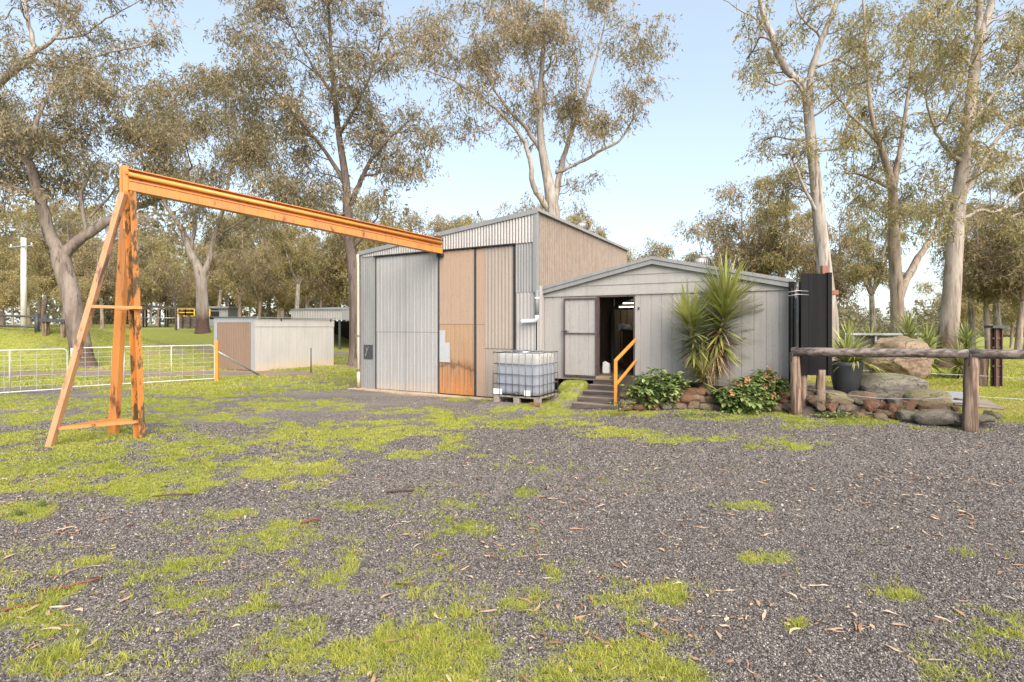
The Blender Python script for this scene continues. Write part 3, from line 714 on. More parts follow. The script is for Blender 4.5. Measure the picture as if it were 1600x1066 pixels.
# side, back and roof
def side_sheet(name, mat, x, y0, y1, zb, zt, pitch=.085, amp=.012, flip=1):
    v = []; f = []; n = int((y1 - y0) / pitch * 6)
    for i in range(n + 1):
        y = y0 + (y1 - y0) * i / n; xx = x + amp * math.sin(2 * math.pi * y / pitch)
        v += [(xx, y, zb), (xx, y, zt)]
    for i in range(n): f.append((2 * i, 2 * i + 2, 2 * i + 3, 2 * i + 1) if flip > 0 else (2 * i, 2 * i + 1, 2 * i + 3, 2 * i + 2))
    mb = MB(); mb.add(v, f); o = mb.build(name, mat, barn); s = o.modifiers.new('thick', 'SOLIDIFY'); s.thickness = .004; return o
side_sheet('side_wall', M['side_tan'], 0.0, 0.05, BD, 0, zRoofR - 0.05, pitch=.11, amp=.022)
side_sheet('side_panel', M['cream_sheet'], .022, 0.0, SV - .02, -.1, 2.85, pitch=.2, amp=.006)
side_sheet('side_wall', M['zinc'], LW, 0.05, BD, 0, zRoofL - 0.05, flip=-1)
sheet_obj('back_wall', M['zinc'], barn, LW, 0.0, 0.0, lambda x: rz_(x) - .05, y=BD, pitch=.085, amp=.012)
def roof_sheet(name, mat, parent, x0, z0, x1, z1, y0, y1, pitch=.085, amp=.010):
    n = int((y1 - y0) / pitch * 6); v = []; f = []
    for i in range(n + 1):
        y = y0 + (y1 - y0) * i / n; o = amp * math.sin(2 * math.pi * y / pitch); v += [(x0, y, z0 + o), (x1, y, z1 + o)]
    for i in range(n): f.append((2 * i, 2 * i + 1, 2 * i + 3, 2 * i + 2))
    mb = MB(); mb.add(v, f); o = mb.build(name, mat, parent); s = o.modifiers.new('thick', 'SOLIDIFY'); s.thickness = .004; return o
roof_sheet('roof', M['corr_old'], barn, LW - .05, rz_(LW - .05) - .025, .05, rz_(.05) - .025, -.02, BD + .05)
mb = MB(); mb.prism([(LW - .07, rz_(LW - .07) - .115), (.06, rz_(.06) - .115), (.06, rz_(.06)), (LW - .07, rz_(LW - .07))], -.075, -.055); mb.build('barge_flashing', M['flash'], barn)
mb = MB(); mb.box(.030, .085, -.055, BD + .05, zRoofR - .065, zRoofR + .01); mb.build('eave_capping', M['zinc'], barn)
mb = MB(); mb.box(LW - .13, LW - .03, -.05, BD + .05, zRoofL - .11, zRoofL - .02); mb.build('gutter', M['flash'], barn)
mb = MB(); mb.tube([(LW - .06, -.10, zRoofL - .1), (LW - .05, -.09, zRoofL - .35), (LW - .04, -.09, 1.2), (LW - .035, -.09, .12)], .038, 10); mb.tube([(LW - .035, -.09, .05), (LW - .035, -.09, .5)], .048, 10)
dp = mb.build('downpipe', M['cream_pipe'], barn, True)
mb = MB()
for zz in (1.55, .55): mb.tube([(LW - .037, -.09, zz), (LW - .037, -.09, zz + .03)], .045, 10)
build_each(mb, 'pipe_bracket', M['brown_steel'], dp)
mb = MB(); mb.box(LW - .25, .1, -.32, 0.1, -.15, 0.035); o = mb.build('concrete_apron', M['concrete'], bevel=.01); o.location = BW(uR, 0); o.rotation_euler.z = YAW; tag(o, kind='structure')

def turbine(name, loc, s, label):
    r = empty(name, loc); tag(r, label, 'roof vent', 'turbine roof vents')
    m = MB(); m.lathe([(.11 * s, -.35 * s), (.11 * s, 0.02 * s)], 16); m.build('vent_neck', M['zinc'], r, True)
    m = MB()
    n = 22
    for k in range(n):
        a = 2 * math.pi * k / n; vs = []
        for i in range(7):
            q = i / 6; ra = (0.12 + .10 * math.sin(math.pi * min(1, q * .98 + .02)) ** .8) * s; zz = (.02 + .30 * q) * s
            if q > .8: ra *= 1 - (q - .8) * 2.2
            vs += [(ra * math.cos(a), ra * math.sin(a), zz), (ra * .9 * math.cos(a + .25), ra * .9 * math.sin(a + .25), zz)]
        m.add(vs, [(2 * i, 2 * i + 1, 2 * i + 3, 2 * i + 2) for i in range(6)])
    m.build('vane_head', M['zinc'], r)
    m = MB(); m.lathe([(.13 * s, .0), (.155 * s, .10 * s), (.15 * s, .2 * s), (.10 * s, .30 * s)], 16); m.build('vent_core', M['dark_steel'], r, True)
    m = MB(); m.lathe([(.14 * s, .305 * s), (.09 * s, .345 * s), (.02 * s, .36 * s)], 16); m.build('vent_cap', M['zinc'], r, True)
    return r
p = BW(uR - 0.55, 4.6, rz_(-.55) + .30); turbine('turbine_vent', p, 0.95, 'grey turbine vent on the barn roof behind the tan wall')

# horn lamp above the beam end
hp = UZ(684, 380, -.18); lamp = empty('horn_speaker', BW(hp[0], -.12, UZ(684, 369, -.12)[1]), YAW); tag(lamp, 'small grey horn speaker on the barn front above the beam end', 'horn speaker')
m = MB(); m.tube([(0.07, .06, -.12), (0.07, .0, -.06), (0.03, -.03, 0)], .018, 8); build_each(m, 'bracket', M['dark_steel'], lamp, True)
m = MB(); m.tube([(0.06, .0, 0), (0.02, -.05, 0), (-.03, -.12, .0), (-.035, -.13, .0)], [.03, .045, .085, .088], 16); m.build('horn', plain('horn grey', (.16, .16, .14), .5), lamp, True)
m = MB(); m.tube([(-.033, -.128, 0), (-.04, -.142, 0)], .022, 10); m.build('horn_centre', M['white_plastic'], lamp, True)

# ------------------------------------------------------------------ shed
ZS = lambda px, py: UZ(px, py, SV)[1]
uSL = UZ(842, 500, SV)[0]; uSR = UZ(1233, 500, SV)[0]; uRidge = UZ(1020, 500, SV)[0]
shed = empty('shed', BW(uSR, SV), YAW); tag(shed, 'low gabled shed clad in grey boards with an open doorway and steps', 'shed')
XS = lambda px: UZ(px, 500, SV)[0] - uSR
SW = uSL - uSR; xr = uRidge - uSR
zSill = ZS(960, 588); zTrim0 = ZS(848, 464); zTrim1 = ZS(1230, 452); zTrim = (zTrim0 + zTrim1) / 2
zEL = ZS(843, 452); zER = ZS(1238, 437); zE = (zEL + zER) / 2; zRd = ZS(1020, 402)
FW = 0.30       # floor height of the walls
dx0, dx1 = XS(936), XS(990)
zb0 = zSill - .12
sheet_obj('front_wall', M['shed_wall'], shed, SW + .02, dx0 - .05, zb0, zTrim, y=0, pitch=.235, amp=-.010, kind='rib')
sheet_obj('front_wall', M['shed_wall'], shed, dx1 + .03, -.05, zb0 - .25, zTrim, y=0, pitch=.235, amp=-.010, kind='rib')
m = MB(); m.box(-.05, .03, -.03, .05, zb0 - .3, zTrim + .02); build_each(m, 'corner_trim', M['shed_wall'], shed, bevel=.005)
m = MB(); m.box(SW + .03, -.0, -.032, .0, zTrim - .012, zTrim + .012); m.build('wall_trim', M['shed_board'], shed)
# gable boards
def gz(x): return zE + (zRd - zE) * ((x - SW) / (xr - SW) if x < xr else (x - 0) / (xr - 0))
m = MB(); nb = 4; top = zRd - .12; bh = (top - zTrim - .01) / 3.2
for i in range(4):
    z0 = zTrim + .014 + i * bh; z1 = min(z0 + bh + .02, top)
    def xat(z, left):
        t = (z + .13 - zE) / (zRd - zE); t = max(0.0, min(1, t)); return SW + (xr - SW) * t + .0 if left else (xr - 0) * t
    a0, a1, b0, b1 = xat(z0, True), xat(z1, True), xat(z0, False), xat(z1, False)
    yb = -.022; yt = -.006
    vs = [(a0, yb, z0), (b0, yb, z0), (b1, yt, z1), (a1, yt, z1), (a0, .02, z0), (b0, .02, z0), (b1, .02, z1), (a1, .02, z1)]
    m.add(vs, [(0, 1, 2, 3), (5, 4, 7, 6), (0, 4, 5, 1), (3, 2, 6, 7), (0, 3, 7, 4), (1, 5, 6, 2)])
m.build('gable_boards', M['shed_board'], shed)
# barge boards with folded top capping
m = MB(); ov = .12; y0 = -.10
def barge(xa, za, xb, zb_, h0, h1, y0, y1):
    m.prism([(xa, za - h0), (xb, zb_ - h0), (xb, zb_ - h1), (xa, za - h1)] if xa < xb else [(xb, zb_ - h0), (xa, za - h0), (xa, za - h1), (xb, zb_ - h1)], y0, y1)
sl = (zRd - zE) / (xr - SW)
barge(SW - .10, zE - .10 * sl, xr, zRd, .16, .055, y0, y0 + .025); barge(xr, zRd, .08, zE - .08 * sl, .16, .055, y0, y0 + .025); m.build('barge_board', M['flash'], shed)
m = MB(); barge(SW - .11, zE - .11 * sl, xr, zRd, .058, -.015, y0 - .02, y0 + .04); barge(xr, zRd, .09, zE - .09 * sl, .058, -.015, y0 - .02, y0 + .04); m.build('roof_capping', M['grey_sheet'], shed)
SD = 7.0
roof_sheet('roof', M['corr_old'], shed, SW - .10, zE - .10 * sl - .03, xr, zRd - .03, -.06, SD)
roof_sheet('roof', M['corr_old'], shed, xr, zRd - .03, .10, zE - .10 * sl - .03, -.06, SD)
for a in (0, SW):
    m = MB(); m.box(a, a + .03, .05, SD, zb0 - .3, zE - .1); m.build('side_wall', M['shed_wall'], shed)
m = MB(); m.prism([(SW + .03, zb0 - .3), (0, zb0 - .3), (0, zE - .1), (xr, zRd - .08), (SW + .03, zE - .1)], SD - .06, SD - .01); m.build('back_wall', M['shed_wall'], shed)
m = MB(); m.box(.09, .19, -.10, SD, zE - .17, zE - .07); m.build('gutter', M['flash'], shed)
m = MB(); m.box(.08, .20, -.13, -.101, zE - .18, zE - .05); m.build('gutter_end', M['rusty_orange'], shed)
# doorway
m = MB(); m.box(dx0 - .05, dx0, -.035, .06, zSill - .02, zTrim - .02); m.box(dx1, dx1 + .025, -.02, .06, zSill - .02, zTrim - .02); m.box(dx0, dx1, -.02, .06, zTrim - .055, zTrim - .015); build_each(m, 'door_frame', M['brown_steel'], shed)
m = MB(); m.box(dx0 - .05, dx1 + .03, -.09, .08, zSill - .06, zSill - .005); m.build('door_sill', wood('pale sill wood', (.26, .17, .10), (.36, .25, .16), 0), shed)
door = empty('door'); door.parent = shed; tag(door, 'board door with a brown steel frame folded open flat against the wall')
ex0, ex1 = XS(882.5), XS(934); ez0, ez1 = ZS(908, 588), ZS(908, 466); emid = ZS(908, 521)
sheet_obj('door_leaf', M['shed_wall'], door, ex0 + .02, ex1 - .02, ez0 + .03, ez1 - .02, y=-.055, pitch=.235, amp=-.010, kind='rib')
m = MB(); 
for (a, b, c, d) in ((ex0, ex0 + .035, ez0, ez1), (ex1 - .035, ex1, ez0, ez1), (ex0 + .035, ex1 - .035, ez0, ez0 + .035), (ex0 + .035, ex1 - .035, ez1 - .035, ez1), (ex0 + .035, ex1 - .035, emid - .014, emid + .014)): m.box(a, b, -.085, -.05, c, d)
m.build('leaf_frame', M['brown_steel'], door)
m = MB(); m.bar((ex0 - .06, -.095, emid + .05), (ex0 + .14, -.095, emid + .05), .02, .02); m.box(ex0 + .02, ex0 + .09, -.10, -.085, emid + .03, emid + .075); m.build('bolt_latch', M['brown_steel'], door)
m = MB()
for q in (.15, .8): m.tube([(ex1 + .012, -.075, ez0 + (ez1 - ez0) * q), (ex1 + .012, -.075, ez0 + (ez1 - ez0) * q + .1)], .016, 8)
build_each(m, 'hinge', M['brown_steel'], door)
m = MB(); m.box(XS(997) , XS(999.5), -.02, -.012, ZS(998, 484), ZS(998, 480)); build_each(m, 'bracket', M['dark_steel'], shed)
# interior
m = MB(); m.box(SW + .05, -.05, .1, SD - .1, zSill - .05, zSill - .01); m.build('floor_slab', plain('shed floor', (.09, .065, .05), .8), shed)
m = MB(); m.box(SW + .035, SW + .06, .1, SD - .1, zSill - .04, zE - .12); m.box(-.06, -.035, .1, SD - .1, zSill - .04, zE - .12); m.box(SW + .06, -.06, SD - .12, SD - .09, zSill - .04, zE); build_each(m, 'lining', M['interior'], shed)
# things inside the doorway
def inside(px, v): return UZ(px, 500, SV + v)[0]
def isq(name, px0, px1, py0, py1, v, depth, mat, label, cat, parts=None, base=None):
    a, b = inside(px0, v), inside(px1, v); z1 = UZ((px0 + px1) / 2, py0, SV + v)[1]; z0 = UZ((px0 + px1) / 2, py1, SV + v)[1] if base is None else base
    r = empty(name, BW(a, SV + v, z0), YAW); tag(r, label, cat); return r, b - a, z1 - z0
r, w, h = isq('cupboard', 973, 1004, 518, 577, 2.6, .5, None, 'brown timber cupboard inside the shed doorway', 'cupboard', base=zSill - .01)
m = MB(); m.box(0, w, 0, .5, 0, h); m.build('cabinet', M['int_wood'], r, bevel=.01)
m = MB(); m.box(-.03, w + .02, -.04, .52, h, h + .035); m.build('top', M['interior'], r)
m = MB(); m.box(.02, w / 2 - .01, -.02, 0, .05, h - .03); m.box(w / 2 + .01, w - .02, -.02, 0, .05, h - .03); m.build('door', M['int_wood'], r)
cup_top = zSill - .01 + h + .035
r, w, h = isq('pale_board', 960, 1000, 484, 514, 4.6, .05, None, 'pale wall board standing behind the cupboard inside the shed', 'board', base=zSill)
m = MB(); m.box(0, w, 0, .04, 0, h); m.build('panel', M['int_pale'], r)
m = MB()
for q in (.25, .5, .75): m.box(w * q - .01, w * q + .01, -.012, 0, .02, h - .02)
build_each(m, 'batten', M['int_wood'], r)
r, w, h = isq('steel_post', 955, 959, 466, 580, 1.9, .1, None, 'black steel frame post just inside the doorway', 'post', base=zSill)
m = MB(); m.box(0, .07, 0, .07, 0, h + .1); m.build('post', M['dark_steel'], r); m = MB(); m.bar((.035, .03, h - .28), (.5, .03, h + .02), .05, .05); m.build('brace', M['dark_steel'], r)
for px, s, lab in ((966, 1.0, 'white box on the cupboard inside the shed'), (979, 1.25, 'white round helmet on the cupboard inside the shed')):
    rr = empty('white_box' if s == 1 else 'helmet', BW(inside(px, 2.75), SV + 2.75, cup_top), YAW); tag(rr, lab, 'box' if s == 1 else 'helmet')
    m = MB()
    if s == 1: m.box(0, .13, 0, .12, 0, .17); m.build('carton', M['white_plastic'], rr, bevel=.01); m = MB(); m.box(.0, .13, -.004, .124, .171, .185); m.build('lid', M['white_plastic'], rr)
    else: m.lathe([(.15, 0), (.15, .05), (.12, .12), (.06, .16), (.01, .165)], 14); m.build('shell', M['white_plastic'], rr, True); m = MB(); m.box(-.12, .12, -.19, -.12, .01, .03); m.build('visor', M['dark_steel'], rr)
jug = empty('jug', BW(inside(941, .7), SV + .7, zSill - .01), YAW); tag(jug, 'white plastic jug on the floor just inside the doorway', 'jug')
m = MB(); m.box(0, .17, 0, .13, 0, .2); m.prism([(0, .2), (.17, .2), (.17, .24), (.06, .3), (0, .27)], .02, .11); m.build('body', M['white_plastic'], jug, bevel=.015)
m = MB(); m.tube([(.05, .065, .28), (.05, .065, .32)], .022, 10); m.build('cap', M['dark_steel'], jug, True)
em, nt, b = new_mat('lit tube'); b.inputs['Emission Color'].default_value = (1, .85, .6, 1); b.inputs['Emission Strength'].default_value = 2.2
for px0, px1, py, v, lab in ((972, 1004, 467, 2.8, 'lit fluorescent tube under the shed roof, nearer one'), (966, 996, 473, 4.0, 'lit fluorescent tube under the shed roof, farther one')):
    a = BW(inside(px0, v), SV + v, UZ(px0, py + 6, SV + v)[1]); r = empty('tube_light', a, YAW); tag(r, lab, 'light')
    m = MB(); m.box(0, 1.1, -.05, .05, .0, .05); build_each(m, 'batten', M['white_plastic'], r)
    m = MB(); m.tube([(.03, 0, -.02), (1.07, 0, -.02)], .016, 8); m.build('tube', em, r, True)
turbine('turbine_vent', BW(uSR - 2.05, SV + 2.6, gz(-2.05) + .10), 1.0, 'grey turbine vent on the shed roof behind the yucca')

# downpipe at the junction
m = MB(); q = lambda px, py, v: BW(UZ(px, py, v)[0], v, UZ(px, py, v)[1])
jp = empty('downpipe', q(838, 498, -.12)); tag(jp, 'grey downpipe with a pale elbow spout between barn and shed', 'downpipe')
o = jp.location; a = q(839, 457, -.1) - o; b = q(839, 499, -.1) - o
m.tube([a + Vector((0, 0, .06)), b + Vector((0, 0, .05))], .05, 10); m.build('pipe', plain('mid grey pipe', (.16, .17, .18), .5), jp, True)
m = MB(); c = q(816, 502, -.12) - o
m.tube([b + Vector((0, 0, .1)), b + Vector((0, 0, .02)), b + Vector((-.03, .015, -.025)), c + Vector((.03, 0, .0)), c, c + Vector((-.02, 0, -.04))], [.052, .055, .055, .045, .05, .045], 10); m.build('elbow', M['pvc'], jp, True)
m = MB(); m.tube([a + Vector((0, 0, -.12)), a + Vector((0, 0, -.16))], .058, 10); m.build('pipe_clip', M['white_plastic'], jp, True)

# ------------------------------------------------------------------ steps and handrail
VF = -1.08; SB = hz(1.6, 11.0); su0 = UZ(893, 640, VF)[0]; su1 = su0 + 1.06
TREAD = wood('paler tread', (.13, .10, .08), (.24, .19, .15), 0)  # treads get a paler timber tone than the risers
steps = empty('timber_steps', BW(su0, VF, SB), YAW); tag(steps, 'five dark timber sleeper steps rising to the shed doorway', 'steps')
run = (SV - .1 - VF) / 5; rise = (zSill - .06 - SB) / 5
su_shift = (UZ(936, 590, SV)[0] - su0)
for i in range(5):
    m = MB(); dxs = su_shift * i / 5
    m.box(dxs, 1.06 + dxs * .95, i * run, i * run + .22, -.1 if i == 0 else (i - 1) * rise + .02, (i + 1) * rise); st_ = m.build('step', M['timber'], steps, bevel=.012)
    m = MB(); m.box(dxs + .01, 1.05 + dxs * .95, i * run + .221, (i + 1) * run + .05, -.05, (i + 1) * rise - .012); m.box(dxs + .004, 1.056 + dxs * .95, i * run + .012, i * run + .21, (i + 1) * rise + .001, (i + 1) * rise + .005); m.build('tread', TREAD, st_)
HV = -.92; hp = UZ(962, 629, HV); hr = empty('handrail', BW(hp[0], HV, SB + rise), YAW); tag(hr, 'orange steel handrail beside the timber steps', 'handrail')
pz = UZ(962, 562, HV)[1] - rise - SB; te = UZ(993, 531, SV - .03); le = UZ(994, 563, SV - .03)
m = MB(); m.box(-.03, .03, -.03, .03, 0, pz); m.build('post', M['orange_rail'], hr, bevel=.006)
m = MB(); m.bar((0, 0, pz - .02), (te[0] - hp[0], SV - .03 - HV, te[1] - rise - SB), .05, .06); m.build('top_rail', M['orange_rail'], hr, bevel=.006)
lz = UZ(965, 600, HV)[1] - rise - SB
m = MB(); m.bar((0.02, .02, lz), (le[0] - hp[0], SV - .03 - HV, le[1] - rise - SB), .045, .05); m.build('lower_rail', M['orange_rail'], hr, bevel=.006)

# ------------------------------------------------------------------ IBC tank
v0 = -1.13; iu0 = UZ(771, 626, v0)[0]; iz = UZ(771, 626, v0)[1]
tank = empty('water_tank', BW(iu0, v0, max(iz, .10)), YAW); tag(tank, 'white plastic water tank in a grey steel cage beside the sliding doors', 'tank')
TW, TD, TH = 1.17, .98, 1.02
pm, nt, b = new_mat('translucent tank plastic')
sep = N(nt, 'ShaderNodeSeparateXYZ'); nt.links.new(coords(nt), sep.inputs[0])
n = noise(nt, coords(nt), 3, 4)
c = ramp(nt, math_(nt, 'ADD', math_(nt, 'MULTIPLY', sep.outputs[2], .8), math_(nt, 'MULTIPLY', n, .04)), [(0.0, (.42, .39, .35)), (.17, (.46, .435, .40)), (.185, (.25, .26, .31)), (.715, (.30, .31, .36)), (.735, (.38, .365, .34)), (1, (.42, .405, .38))])
nt.links.new(c, b.inputs['Base Color']); b.inputs['Roughness'].default_value = .35; b.inputs['Subsurface Weight'].default_value = .0
m = MB(); m.box(.035, TW - .035, .035, TD - .035, .15, TH + .06); bottle = m.build('bottle', pm, tank); md = bottle.modifiers.new('bevel', 'BEVEL'); md.width = .09; md.segments = 4
m = MB(); m.lathe([(.085, 0), (.085, .035), (.02, .04)], 16, (TW / 2, TD / 2, TH + .058)); m.build('lid', M['white_plastic'], tank, True)
m = MB()
for zz in (.19, .40, .62, .85): m.tube([(0, 0, zz), (TW, 0, zz), (TW, TD, zz), (0, TD, zz), (0, 0, zz)], .011, 6)
for k in range(8): 
    xx = .0 + TW * (k + .0) / 7; m.tube([(xx, -.012, .13), (xx, -.012, TH + .08)], .009, 6); m.tube([(xx, TD + .012, .13), (xx, TD + .012, TH + .08)], .009, 6)
for k in range(1, 5):
    yy = TD * k / 5; m.tube([(TW + .012, yy, .13), (TW + .012, yy, TH + .08)], .009, 6); m.tube([(-.012, yy, .13), (-.012, yy, TH + .08)], .009, 6)
m.tube([(0, 0, TH + .09), (TW, 0, TH + .09), (TW, TD, TH + .09), (0, TD, TH + .09), (0, 0, TH + .09)], .014, 6)
for t in (.33, .66): m.tube([(TW * t, 0, TH + .092), (TW * t, TD, TH + .092)], .012, 6)
m.build('cage', M['cage'], tank, True)
m = MB(); m.box(0, TW, 0, TD, .10, .128); 
for k in range(3):
    for j in range(2): m.box(k * (TW - .14) / 2, k * (TW - .14) / 2 + .14, j * (TD - .12), j * (TD - .12) + .12, -.03, .10)
m.build('pallet', weathered('worn pallet', (.21, .175, .145), (.29, .25, .215), .6), tank, bevel=.008)
m = MB(); m.box(.0, .23, -.0135, -.0125 + .006, .16, .28); m.box(.80, .80 + .15, -.0135, -.0065, .16, .28); build_each(m, 'label_plate', M['white_plastic'], tank)
m = MB(); m.tube([(TW / 2, .05, .2), (TW / 2, -.03, .18)], .04, 10); m.build('valve', M['dark_steel'], tank, True)
br = MB(); br.box(-.11, .11, -.05, .05, 0, .075); o = br.build('brick', M['rock_orange'], bevel=.008); o.location = BW(iu0 + 1.13, v0 - .14, .12); o.rotation_euler.z = YAW + .3; tag(o, 'single red brick under the front corner of the caged tank', 'brick')

# ------------------------------------------------------------------ gantry crane
fa = GP(77, 697); fb = GP(222, 684); fc = GP(174, 678)
cr = empty('gantry_crane', (fb + fa + fc) / 3); tag(cr, 'orange steel gantry with three legs and a long beam running to the barn', 'gantry crane')
O = cr.location.copy()
dT = 8.55
topA = P(200, 262, dT); bz = UZ(688, 398, -.1); be = BW(bz[0], -.1, bz[1]); beTop = UZ(688, 374, -.1)[1]
apex = P(196, 305, dT)
for p_ in (fa, fb, fc): p_.z = hz(p_.x, p_.y) - .03
m = MB(); m.bar(fa - O, P(193, 302, dT - .1) - O, .09, .09, (1, 0, 0)); m.build('leg', M['orange_faded'], cr, bevel=.006)
def channel(m, a, b, w, d, t, up):
    a = Vector(a); b = Vector(b); tdir = (b - a).normalized(); up = Vector(up); x = tdir.cross(up).normalized(); y = x.cross(tdir).normalized()
    m.bar(a, b, w, t, y); 
    for s in (-1, 1):
        o_ = x * s * (w / 2 - t / 2) + y * (d / 2 + t / 2 - 0.0005); m.bar(a + o_, b + o_, t, d, y)
m = MB(); channel(m, fb - O, P(207, 300, dT - .02) - O, .15, .085, .012, (-.35, -.94, 0)); m.build('leg', M['orange_worn'], cr)
m = MB(); channel(m, fc - O, P(196, 300, dT + .1) - O, .17, .07, .012, (.3, .95, 0)); m.build('leg', M['orange'], cr)
m = MB(); m.bar(P(143, 479, dT - .35) - O, P(222, 481, dT - .0) - O, .06, .045); m.bar(P(186, 484, dT + .15) - O, P(210, 482, dT) - O, .05, .03); build_each(m, 'tie_bar', M['orange'], cr)
def along(a, b, t): return a + (b - a) * t
k1, k2, k3 = along(fa, apex, .075), along(fb, apex, .075), along(fc, apex, .07)
m = MB(); m.bar(k1 - O, k2 - O, .045, .045); m.bar(k1 - O, k3 - O, .045, .045); m.bar(k3 - O, k2 - O, .05, .045); m.bar(along(k1, k2, .12) - O, along(k3, k2, .45) - O, .035, .03); build_each(m, 'base_frame', M['orange'], cr)
# head plate
m = MB(); pd = (be - topA); pd.z = 0; pd.normalize(); sd = Vector((pd.y, -pd.x, 0))
h0 = P(195, 306, dT).z; h1 = P(195, 260, dT).z
hc = P(195, 285, dT); hc.z = 0
m.bar(hc + Vector((0, 0, h0)) - sd * .05 - O, hc + Vector((0, 0, h1)) - sd * .05 - O, .11, .035, sd); m.bar(hc + Vector((0, 0, h0 - .55)) + sd * .045 - O, hc + Vector((0, 0, h1)) + sd * .045 - O, .075, .03, sd); build_each(m, 'head_plate', M['orange'], cr, bevel=.004)
# beam: I section with pipe and lower box
A = P(199, 283, dT); zt0 = P(199, 264, dT).z; zb0_ = P(199, 299, dT).z
B = be.copy(); zt1, zb1 = beTop, be.z
def bl(f, side): # fraction of beam depth from the top, side offset
    return (Vector((A.x, A.y, zt0 + (zb0_ - zt0) * f)) + sd * side - O, Vector((B.x, B.y, zt1 + (zb1 - zt1) * f)) + sd * side - O)
dep = zt0 - zb0_
m = MB(); a, b = bl(.02, 0); m.bar(a, b, .15, .018); a, b = bl(.28, 0); m.bar(a, b, .014, dep * .5); a, b = bl(.52, 0); m.bar(a, b, .15, .02); a, b = bl(.60, 0); m.bar(a, b, .12, dep * .12); a, b = bl(.80, .0); m.bar(a, b, .17, dep * .34); m.build('beam', M['orange'], cr)
m = MB(); a, b = bl(.26, .05); m.tube([a, b], .038, 12); m.build('pipe', M['orange_rail'], cr, True)
m = MB(); m.bar(B - O + Vector((0, 0, -.06)), B - O + Vector((0, 0, .02)), .17, .10, pd); m.build('end_bracket', M['black'], cr)
m = MB(); m.bar(hc + Vector((0, 0, h1 - .10)) + sd * .07 - O, hc + Vector((0, 0, h1 - .10)) + sd * .09 - O, .03, .03)
for zz in (.12, .7): m.tube([hc + Vector((0, 0, h1 - zz)) + sd * .055 - O, hc + Vector((0, 0, h1 - zz)) + sd * .085 - O], .022, 6)
build_each(m, 'bolt', M['orange_worn'], cr)

# ------------------------------------------------------------------ white gates
def gate(p0, p1, zb_, zt_, nst, label, stay=True):
    a = Vector(p0); b = Vector(p1); L = (b - a).length; ang = math.atan2(b.y - a.y, b.x - a.x)
    g = empty('farm_gate', a, ang); tag(g, label, 'gate', 'white mesh farm gates')
    m = MB(); r_ = .017; k = .09
    loop = [(0, 0, zb_), (L, 0, zb_), (L, 0, zt_ - k), (L - .03, 0, zt_ - .03), (L - k, 0, zt_), (k, 0, zt_), (.03, 0, zt_ - .03), (0, 0, zt_ - k), (0, 0, zb_)]
    m.tube(loop, r_, 8); m.build('frame', M['white_pipe'], g, True)
    for i in range(1, nst):
        m = MB(); m.tube([(L * i / nst, 0, zb_), (L * i / nst, 0, zt_)], .016, 8); m.build('stile', M['white_pipe'], g, True)
    m = MB(); nx = int(L / .3)
    for i in range(1, nx): m.tube([(L * i / nx, .018, zb_), (L * i / nx, .018, zt_)], .0038, 4)
    for j in range(1, 8): m.tube([(0, .018, zb_ + (zt_ - zb_) * j / 8), (L, .018, zb_ + (zt_ - zb_) * j / 8)], .0038, 4)
    m.build('wire_mesh', M['white_pipe'], g)
g0 = GP(338, 596); g1 = GP(112, 610); g2v = (g1 - g0).normalized(); gl = g1 + g2v * .06; g3 = g1 + Vector((-.7, -.71, 0)) * 3.7
gate(g1, g0 - (g0 - g1).normalized() * .06, .10, 1.22, 3, 'white mesh farm gate hung from the orange post')
gate(g3, g1 + (g3 - g1).normalized() * .10, .06, 1.20, 3, 'white mesh farm gate reaching out of the picture at the left')
op = empty('gate_post', Vector((g0.x + .02, g0.y, 0))); tag(op, 'orange gate post with a diagonal steel stay', 'gate post')
m = MB(); m.box(-.055, .055, -.055, .055, -.1, 1.36); m.build('post', M['orange_rail'], op, bevel=.006)
st = GP(408, 588) - op.location
m = MB(); m.tube([(0.03, 0, 1.0), st], .028, 8); m.build('stay', M['galv'], op, True)
mp = empty('meeting_post', g1 + Vector((-.02, .03, 0))); tag(mp, 'white pipe post where the two mesh gates meet', 'gate post')
m = MB(); m.tube([(0, 0, -.1), (0, 0, 1.22)], .032, 10); m.build('post', M['white_pipe'], mp, True)
m = MB(); m.tube([(-.03, -.04, 1.0), (.05, .06, 1.0)], .012, 6); m.build('latch', M['galv'], mp, True)
sk = GP(486, 583); m = MB(); m.tube([(0, 0, -.1), (0, 0, .99)], .024, 8); o = m.build('star_picket', M['dark_steel'], None, True); o.location = sk; tag(o, 'dark steel picket standing in front of the off white shed', 'picket')

